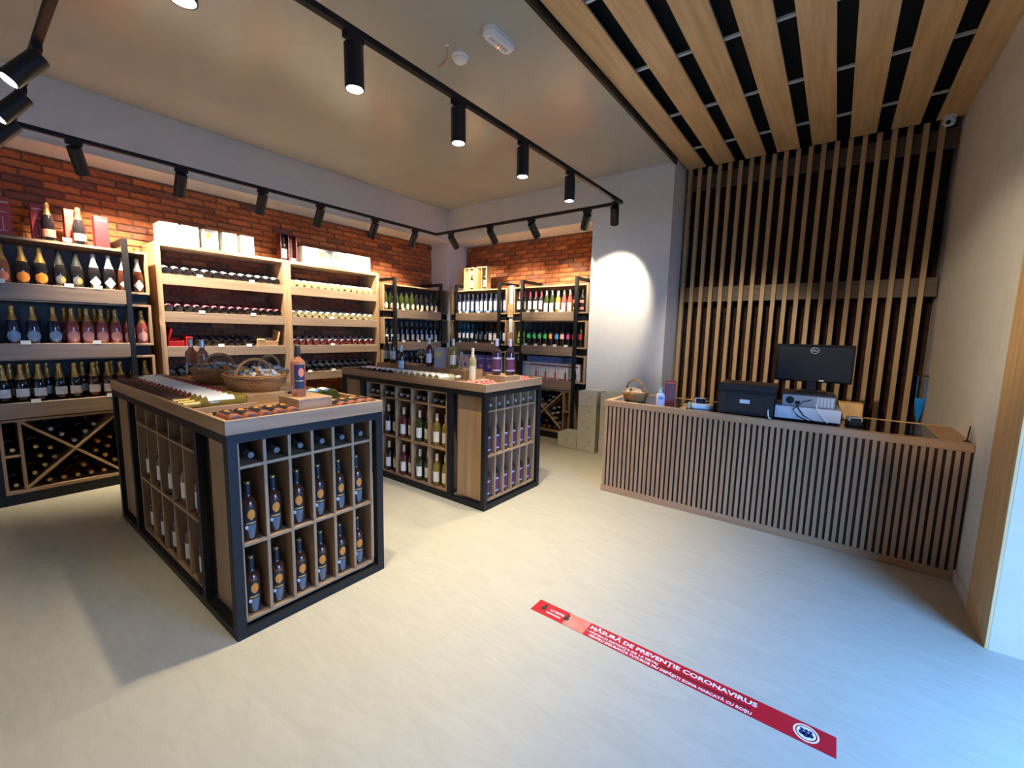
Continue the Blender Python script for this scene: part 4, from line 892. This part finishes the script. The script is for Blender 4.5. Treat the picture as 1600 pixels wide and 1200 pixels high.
carton('grey-white carton with goblet print between two bottles on the riser', (-3.25, 3.12, 1.1205), 0.25, 0.17, 0.09, 0.205, 'grey', None, 'wine_carton', goblet)
wg = plain('clear_glass', (1, 1, 1), 0.02, trans=1.0, ior=1.45)
for i, (x, y) in enumerate(((-3.56, 3.09), (-2.97, 3.09))):
    t = thing('wine_glass', 'empty stemmed wine glass on the riser, %s one' % ('left', 'right')[i], 'glass', (x, y, 1.1205), 0, 'wine glasses on the riser')
    lathe('foot', t, wg, [(0, 0), (0.033, 0), (0.033, 0.002), (0.006, 0.006), (0, 0.006)], 20)
    lathe('stem', t, wg, [(0, 0.006), (0.0045, 0.007), (0.004, 0.08), (0, 0.081)], 10)
    lathe('bowl', t, wg, [(0, 0.080), (0.012, 0.082), (0.032, 0.105), (0.038, 0.135), (0.030, 0.185), (0.0285, 0.185), (0.036, 0.135), (0.030, 0.107), (0.011, 0.084), (0, 0.083)], 20)

# ---- cartons stacked beside the column
for c in range(2):
    for k in range(4):
        x0 = -2.575 + c*0.30
        t = thing('wine_crate', 'pale grey cardboard wine case, %s, %s' % (('column beside the rack', 'column behind the counter')[c], ('at the bottom of its stack', 'second from the bottom', 'third from the bottom', 'topmost of its stack')[k]), 'box', (x0+0.13, 4.985, k*0.1955), 0, 'stacked grey wine cases')
        w = 0.128 if c == 0 else 0.15
        if c: t.location.x += 0.03
        box('body', t, cart_mats['kraft'], -w, w, -0.135, 0.135, 0, 0.193, 0.003)
        box('closing_flap', t, cart_mats['kraft'], -w, w, -0.1365, -0.135, 0.15, 0.192, 0)
        box('printed_mark', t, gr_l, 0.02, 0.06, -0.1375, -0.1365, 0.11, 0.135, 0); box('printed_mark', t, gr_l, -0.03, 0.0, -0.1375, -0.135, 0.06, 0.066, 0)
t = thing('wine_crate', 'single grey wine case on the floor with a small emblem', 'box', (-2.72, 4.985, 0), 0, 'stacked grey wine cases')
box('body', t, cart_mats['kraft'], -0.14, 0.14, -0.135, 0.135, 0, 0.193, 0.003); box('printed_emblem', t, gr_l, -0.012, 0.012, -0.1362, -0.135, 0.09, 0.14, 0)
box('closing_flap', t, cart_mats['kraft'], -0.14, 0.14, -0.1365, -0.135, 0.15, 0.192, 0)

# ================================================================== COUNTER
CX0, CY0, CZ = -1.695, 3.72, 0.885
ct = thing('service_counter', 'long oak counter fronted with close vertical slats and dark glass top', 'counter', (CX0, CY0, 0))
CW, CD = 2.428, 0.70
sl, slx = wood('z', 'slat'), wood('x', 'slat')
box('backing_panel', ct, plain('backing_dark', (0.05, 0.026, 0.017), 0.8, spec=0.1), 0.02, CW, 0.014, 0.034, 0.05, CZ-0.05, 0)
for i in range(61):
    a = 0.010 + i*0.0397
    if a+0.024 < CW: box('slat', ct, sl, a, a+0.0235, 0.003, 0.014, 0.058, CZ-0.052, 0.001)
box('bottom_rail', ct, slx, 0, CW, 0, 0.034, 0, 0.058, 0.002)
box('top_rail', ct, slx, 0, CW, 0, 0.034, CZ-0.052, CZ, 0.002)
box('side_panel', ct, sl, 0, 0.02, 0.034, CD, 0, CZ-0.02, 0.002)
glass_top = plain('dark_glass', (0.012, 0.009, 0.008), 0.06, 0, 0.6, 0.3)
box('top_border', ct, wood('x', 'plank'), 0.0, CW, 0.034, 0.052, CZ-0.02, CZ, 0.002)
box('top_border', ct, wood('y', 'plank'), 0.0, 0.05, 0.052, CD, CZ-0.02, CZ, 0.002)
box('top_border', ct, wood('x', 'plank'), 0.05, CW, CD-0.04, CD, CZ-0.02, CZ, 0.002)
box('top_border', ct, wood('x', 'slat'), 2.28, CW, 0.052, CD-0.04, CZ-0.02, CZ, 0.002)
box('top_border', ct, wood('y', 'plank'), 0.665, 0.715, 0.052, CD-0.04, CZ-0.02, CZ, 0.002)
box('glass_top', ct, plain('brown_glass', (0.05, 0.035, 0.03), 0.12, 0, 0.5), 0.05, 0.665, 0.052, CD-0.04, CZ-0.016, CZ-0.004, 0)
box('glass_top', ct, glass_top, 0.715, 2.28, 0.052, CD-0.04, CZ-0.016, CZ-0.002, 0)
Z0 = CZ+0.0005
_, o = basket('round wicker basket of corks at the counter end', (-1.47, 3.90, CZ-0.0035), 1.15, 0.105, 0.125, 0.085, 0.20, [cork, cork, cork, pm('fill_pale', (0.75, 0.62, 0.46), 0.7), pm('fill_grey2', (0.4, 0.4, 0.42), 0.4)], 4)
tag(o, 'pale wine corks filling the basket on the counter', 'corks')
# hand sanitiser
t = thing('sanitiser_bottle', 'clear hand sanitiser bottle with pale blue pump on the counter', 'bottle', (-1.20, 3.80, CZ-0.0035), 0.5)
gel = plain('clear_gel', (0.62, 0.66, 0.74), 0.12, 0, 0.5)
bm = bmesh.new(); lathe_bm(bm, [(0, 0), (0.034, 0), (0.038, 0.006), (0.038, 0.09), (0.030, 0.108), (0.014, 0.116), (0.014, 0.122), (0, 0.122)], 20, sy=0.72); me = mesh_from(bm, None, True); me.materials.append(gel); link('body', me, t)
me = patch_mesh(('san',), 0.038, 0.122, 0.10, 0.72, 0.9, pm('san_label', (0.50, 0.50, 0.72))); l_ = link('paper_label', me, t); l_.scale = (1, 0.74, 1)
me = patch_mesh(('san2',), 0.0384, 0.122, 0.48, 0.66, 0.6, pm('san_blue', (0.10, 0.25, 0.5)), 'oval'); k_ = link('logo', me, l_); k_.location = (0, -0.0006, 0)
lathe('pump_collar', t, pm('pump_blue', (0.45, 0.62, 0.72), 0.4), [(0, 0.120), (0.015, 0.120), (0.015, 0.138), (0.006, 0.142), (0, 0.142)], 14)
lathe('pump_head', t, MATS['print_pump_blue'], [(0, 0.142), (0.006, 0.142), (0.006, 0.155), (0.012, 0.156), (0.011, 0.168), (0, 0.170)], 12)
tube('spout', t, MATS['print_pump_blue'], [(0, -0.005, 0.163), (0, -0.035, 0.160), (0, -0.04, 0.154)], 0.004, 8)
t = carton('tall red and plum gift carton behind the sanitiser', (-1.185, 4.02, CZ-0.0035), 0.35, 0.085, 0.085, 0.205, 'red', None, 'gift_carton', [('printed_panel', pm('carton_plum', (0.22, 0.08, 0.10)), 0.04, 0.96, 0.12, 0.86), ('printed_glass', pk_l, 0.45, 0.55, 0.25, 0.5), ('printed_title', C_['salmon'], 0.1, 0.9, 0.90, 0.95)])
# small papers and card reader
t = thing('card_stack', 'stack of white cards lying beside the gift carton', 'cards', (-0.99, 3.98, Z0+0.0), 0.3)
for k in range(4): box('card', t, paper, -0.055+0.004*k, 0.055+0.003*k, -0.035, 0.035, 0.003*k, 0.003*k+0.0025, 0)
box('pen', t, blackm, -0.02, 0.05, -0.01, -0.003, 0.012, 0.019, 0.002)
t = thing('card_reader', 'white card terminal with dark screen on the counter', 'terminal', (-0.87, 3.90, Z0-0.002), 0.25)
box('body', t, white, -0.085, 0.085, -0.05, 0.05, 0, 0.042, 0.008); box('screen', t, blackm, -0.05, 0.03, 0.0, 0.04, 0.042, 0.0435, 0)
box('display_frame', t, white, -0.06, 0.03, 0.045, 0.055, 0.03, 0.085, 0.003); box('display', t, pm('display_violet', (0.05, 0.03, 0.10), 0.2), -0.052, 0.022, 0.0435, 0.0452, 0.044, 0.078, 0)
box('side_stand', t, C_['cream'], -0.115, -0.095, -0.05, 0.0, 0, 0.05, 0.003)
# printer
t = thing('printer', 'black inkjet printer seen from behind on the counter', 'printer', (-0.535, 3.93, Z0-0.002), 0.02)
pb = plain('printer_black', (0.016, 0.017, 0.019), 0.38)
box('body', t, pb, -0.195, 0.195, -0.15, 0.17, 0.008, 0.185, 0.006); box('scanner_lid', t, pb, -0.200, 0.200, -0.155, 0.175, 0.195, 0.25, 0.008)
box('gap_band', t, blackm, -0.19, 0.19, -0.145, 0.165, 0.185, 0.195, 0); box('rear_door', t, pb, -0.13, 0.13, -0.156, -0.15, 0.03, 0.165, 0.002)
box('rating_label', t, pm('lab_grey', (0.62, 0.64, 0.66)), -0.035, 0.035, -0.1575, -0.156, 0.10, 0.13, 0); box('duplex_slot', t, blackm, -0.10, 0.10, -0.158, -0.15, 0.012, 0.026, 0)
for x in (-0.16, 0.16):
    for y in (-0.12, 0.14): box('foot', t, blackm, x-0.015, x+0.015, y-0.015, y+0.015, 0, 0.008, 0)
tube('usb_cable', t, white, [(0.165, -0.152, 0.07), (0.165, -0.185, 0.065), (0.17, -0.19, 0.03), (0.175, -0.185, 0.010), (0.19, -0.175, 0.008)], 0.004, 8)
# cash drawer + small computer + monitor
pw = plain('drawer_white', (0.62, 0.64, 0.66), 0.4)
t = thing('cash_drawer', 'white cash drawer under the small computer', 'drawer', (-0.135, 4.01, Z0-0.002), 0.06)
box('body', t, pw, -0.205, 0.205, -0.16, 0.2, 0.01, 0.105, 0.003); box('rear_plate', t, pw, -0.19, 0.19, -0.163, -0.16, 0.02, 0.095, 0.001)
for x in (-0.17, 0.17):
    for y in (-0.13, 0.17): box('foot', t, blackm, x-0.012, x+0.012, y-0.012, y+0.012, 0, 0.01, 0)
t = thing('desktop_computer', 'small grey desktop computer lying on the cash drawer', 'computer', (-0.135, 4.03, Z0+0.1035), 0.06)
pg = plain('pc_grey', (0.34, 0.36, 0.38), 0.42, 0.5)
box('case', t, pg, -0.165, 0.165, -0.15, 0.17, 0, 0.088, 0.004); box('case_lid', t, plain('pc_dark', (0.03, 0.03, 0.033), 0.4), -0.167, 0.167, -0.152, 0.172, 0.088, 0.098, 0.002)
for k in range(5): box('slot_cover', t, plain('slot_light', (0.6, 0.62, 0.64), 0.4, 0.6), 0.055+k*0.021, 0.069+k*0.021, -0.153, -0.15, 0.012, 0.078, 0)
lathe('fan_grille', t, blackm, [(0, 0), (0.028, 0), (0.028, 0.002), (0, 0.002)], 20, (-0.115, -0.150, 0.046), (PI/2, 0, 0)); box('power_socket', t, blackm, -0.08, -0.05, -0.154, -0.15, 0.02, 0.042, 0)
pc = t
for nm, mt, lb, pts in (('power_cable', blackm, 'black power cable looping behind the small computer', [(-0.065, -0.158, 0.03), (-0.07, -0.19, 0.01), (-0.02, -0.185, -0.06), (0.04, -0.178, -0.095), (0.10, -0.18, -0.099)]),
                        ('video_cable', blackm, 'black video cable curling left behind the small computer', [(0.02, -0.158, 0.06), (-0.03, -0.195, 0.045), (-0.09, -0.195, -0.02), (-0.05, -0.192, -0.07), (0.02, -0.187, -0.099)]),
                        ('network_cable', white, 'white network cable hanging over the cash drawer', [(0.035, -0.158, 0.04), (0.05, -0.20, 0.03), (0.07, -0.2, -0.03), (0.11, -0.195, -0.08), (0.13, -0.19, -0.099)])):
    o = tube(nm, None, mt, pts, 0.0035, 8, pc.location); o.rotation_euler = (0, 0, 0.06); tag(o, lb, 'cable')
t = thing('computer_monitor', 'black computer monitor turned away, round maker badge on its back', 'monitor', (-0.125, 4.09, Z0+0.2015), 0.08)
mb = plain('monitor_black', (0.010, 0.011, 0.013), 0.3)
box('stand_base', t, mb, -0.10, 0.10, -0.08, 0.09, 0, 0.012, 0.004); box('stand_neck', t, mb, -0.032, 0.032, -0.018, 0.012, 0.012, 0.12, 0.004)
box('back_shell', t, mb, -0.245, 0.245, -0.035, -0.005, 0.085, 0.365, 0.012); box('screen_bezel', t, mb, -0.252, 0.252, -0.005, 0.012, 0.078, 0.372, 0.003)
box('screen', t, blackm, -0.24, 0.24, 0.012, 0.0125, 0.09, 0.36, 0); box('port_cover', t, blackm, -0.12, 0.12, -0.042, -0.035, 0.088, 0.11, 0.002); box('rating_label', t, C_['white'], 0.045, 0.075, -0.0435, -0.042, 0.09, 0.1, 0)
bm = bmesh.new(); tube_bm(bm, [(0.026*math.cos(2*PI*k/24), 0, 0.022*math.sin(2*PI*k/24)) for k in range(25)], 0.0022, 6, False)
me = mesh_from(bm, None, True); me.materials.append(silver_f); ring = link('badge', me, t, (0, -0.036, 0.325))
text('lettering', ring, 'DELL', 0.017, silver_f, (0, -0.0015, -0.006), (PI/2, 0, 0), align='CENTER', bold=0.0004)
# behind / right of the computer
t = carton('small pine box behind the cash drawer', (0.135, 4.25, Z0-0.002), 0.05, 0.15, 0.12, 0.13, 'pine', None, 'wooden_box')
t = thing('receipt_printer', 'small grey and black card terminal beside the cash drawer', 'terminal', (0.16, 3.96, Z0-0.002), 0.15)
box('base', t, blackm, -0.045, 0.045, -0.05, 0.06, 0, 0.03, 0.005); box('top_cover', t, pm('term_grey', (0.42, 0.46, 0.52), 0.4), -0.042, 0.042, -0.045, 0.055, 0.03, 0.06, 0.008); box('screen', t, pm('term_screen', (0.2, 0.26, 0.34), 0.2), -0.03, 0.03, -0.02, 0.03, 0.06, 0.0612, 0); box('keypad', t, blackm, -0.03, 0.03, -0.047, -0.044, 0.035, 0.055, 0)
t = thing('dark_wedge', 'thin dark stay standing at the right counter end', 'wedge', (0.71, 3.80, CZ+0.0005))  # thin black upright on a small foot beside the wall
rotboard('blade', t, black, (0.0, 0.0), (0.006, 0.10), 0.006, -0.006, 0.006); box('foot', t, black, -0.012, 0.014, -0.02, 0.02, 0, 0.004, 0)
# blue pouch on the last batten
t = thing('blue_pouch', 'bright blue plastic pouch hanging beside the last wall batten', 'pouch', (0.694, 5.60, 0.735))
bl = plain('blue_plastic', (0.01, 0.26, 0.85), 0.25)
bm = bmesh.new(); lathe_bm(bm, [(0, 0.0), (0.008, 0.004), (0.022, 0.07), (0.034, 0.15), (0.038, 0.22), (0.036, 0.225), (0.0, 0.225)], 18, sy=0.35); me = mesh_from(bm, None, True); me.materials.append(bl); link('bag', me, t)
box('strap', t, bl, -0.035, -0.029, -0.002, 0.002, 0.22, 0.44, 0); box('strap', t, bl, 0.029, 0.035, -0.002, 0.002, 0.22, 0.44, 0); box('hanger', t, black, -0.065, 0.041, -0.004, 0.004, 0.435, 0.445, 0)

# ================================================================== FLOOR STICKER
fs = thing('floor_sticker', 'red floor sticker strip with white distancing notice', 'sticker', (-1.2, 1.812, 0))
SL, SW = 1.338, 0.104; red = noisy('sticker_red', (0.50, 0.012, 0.022), (0.55, 0.016, 0.028), (5, 5, 5), 0.35); wh = pm('sticker_white', (0.85, 0.85, 0.85)); bk = pm('sticker_black', (0.03, 0.02, 0.02)); fadem = noisy('sticker_fade', (0.60, 0.16, 0.12), (0.66, 0.26, 0.20), (14, 14, 14), 0.5)
box('band', fs, red, 0, SL, 0, SW, 0.0003, 0.0015, 0); box('worn_area', fs, fadem, 0.195, 0.315, 0.001, SW-0.001, 0.0015, 0.0018, 0)
ZS = 0.0021
def person_icon(nm, x, y, s, mt=bk):
    bm = bmesh.new()
    for (cx, cy, rx_, ry_) in ((0, 0.34, 0.13, 0.13), (0, 0.0, 0.2, 0.22)):
        vs = [bm.verts.new((x+s*(cx+rx_*math.cos(2*PI*k/14)), y+s*(cy+ry_*math.sin(2*PI*k/14)), 0.0)) for k in range(14)]; bm.faces.new(vs)
    me = mesh_from(bm); me.materials.append(mt); link(nm, me, fs, (0, 0, ZS))
person_icon('person_symbol', 0.055, 0.050, 0.075); person_icon('person_symbol', 0.195, 0.050, 0.075)
text('lettering', fs, '1,5 METRI', 0.022, wh, (0.09, 0.052, ZS), width=0.082, bold=0.0006)
box('arrow_bar', fs, wh, 0.082, 0.168, 0.028, 0.036, 0.0015, ZS, 0)
text('lettering', fs, 'MĂSURĂ DE PREVENȚIE CORONAVIRUS', 0.034, wh, (0.325, 0.062, ZS), width=0.752, bold=0.0010)
text('lettering', fs, '• PĂSTRAȚI DISTANȚA DE 1,5 METRI', 0.019, wh, (0.322, 0.033, ZS), width=0.36, bold=0.0005)
box('dark_bar', fs, pm('sticker_dark', (0.16, 0.01, 0.02)), 0.69, 1.06, 0.036, 0.046, 0.0015, ZS, 0)
text('lettering', fs, 'PENTRU SIGURANȚA TUTUROR NU DEPĂȘIȚI ZONA MARCATĂ CU ROȘU', 0.021, wh, (0.345, 0.009, ZS), width=0.72, bold=0.0007)
def disc(nm, x, y, r0, r1, mt, z):
    bm = bmesh.new(); n = 32
    o_ = [bm.verts.new((x+r1*math.cos(2*PI*k/n), y+r1*math.sin(2*PI*k/n), 0)) for k in range(n)]
    if r0 <= 0: bm.faces.new(o_)
    else:
        i_ = [bm.verts.new((x+r0*math.cos(2*PI*k/n), y+r0*math.sin(2*PI*k/n), 0)) for k in range(n)]
        for k in range(n): bm.faces.new((o_[k], o_[(k+1) % n], i_[(k+1) % n], i_[k]))
    me = mesh_from(bm); me.materials.append(mt); return link(nm, me, fs, (0, 0, z))
disc('badge_ring', 1.245, 0.052, 0.036, 0.042, wh, ZS); disc('badge_disc', 1.245, 0.052, 0, 0.031, wh, ZS)
for dx, dy, s in ((-0.014, 0.0, 0.05), (0.014, 0.0, 0.05), (0.0, -0.004, 0.058)):
    person_icon('group_symbol', 1.245+dx, 0.048+dy, s, pm('badge_navy', (0.02, 0.02, 0.10)))
for o in fs.children:
    if o.name.startswith('group_symbol'): o.location.z = ZS+0.0006
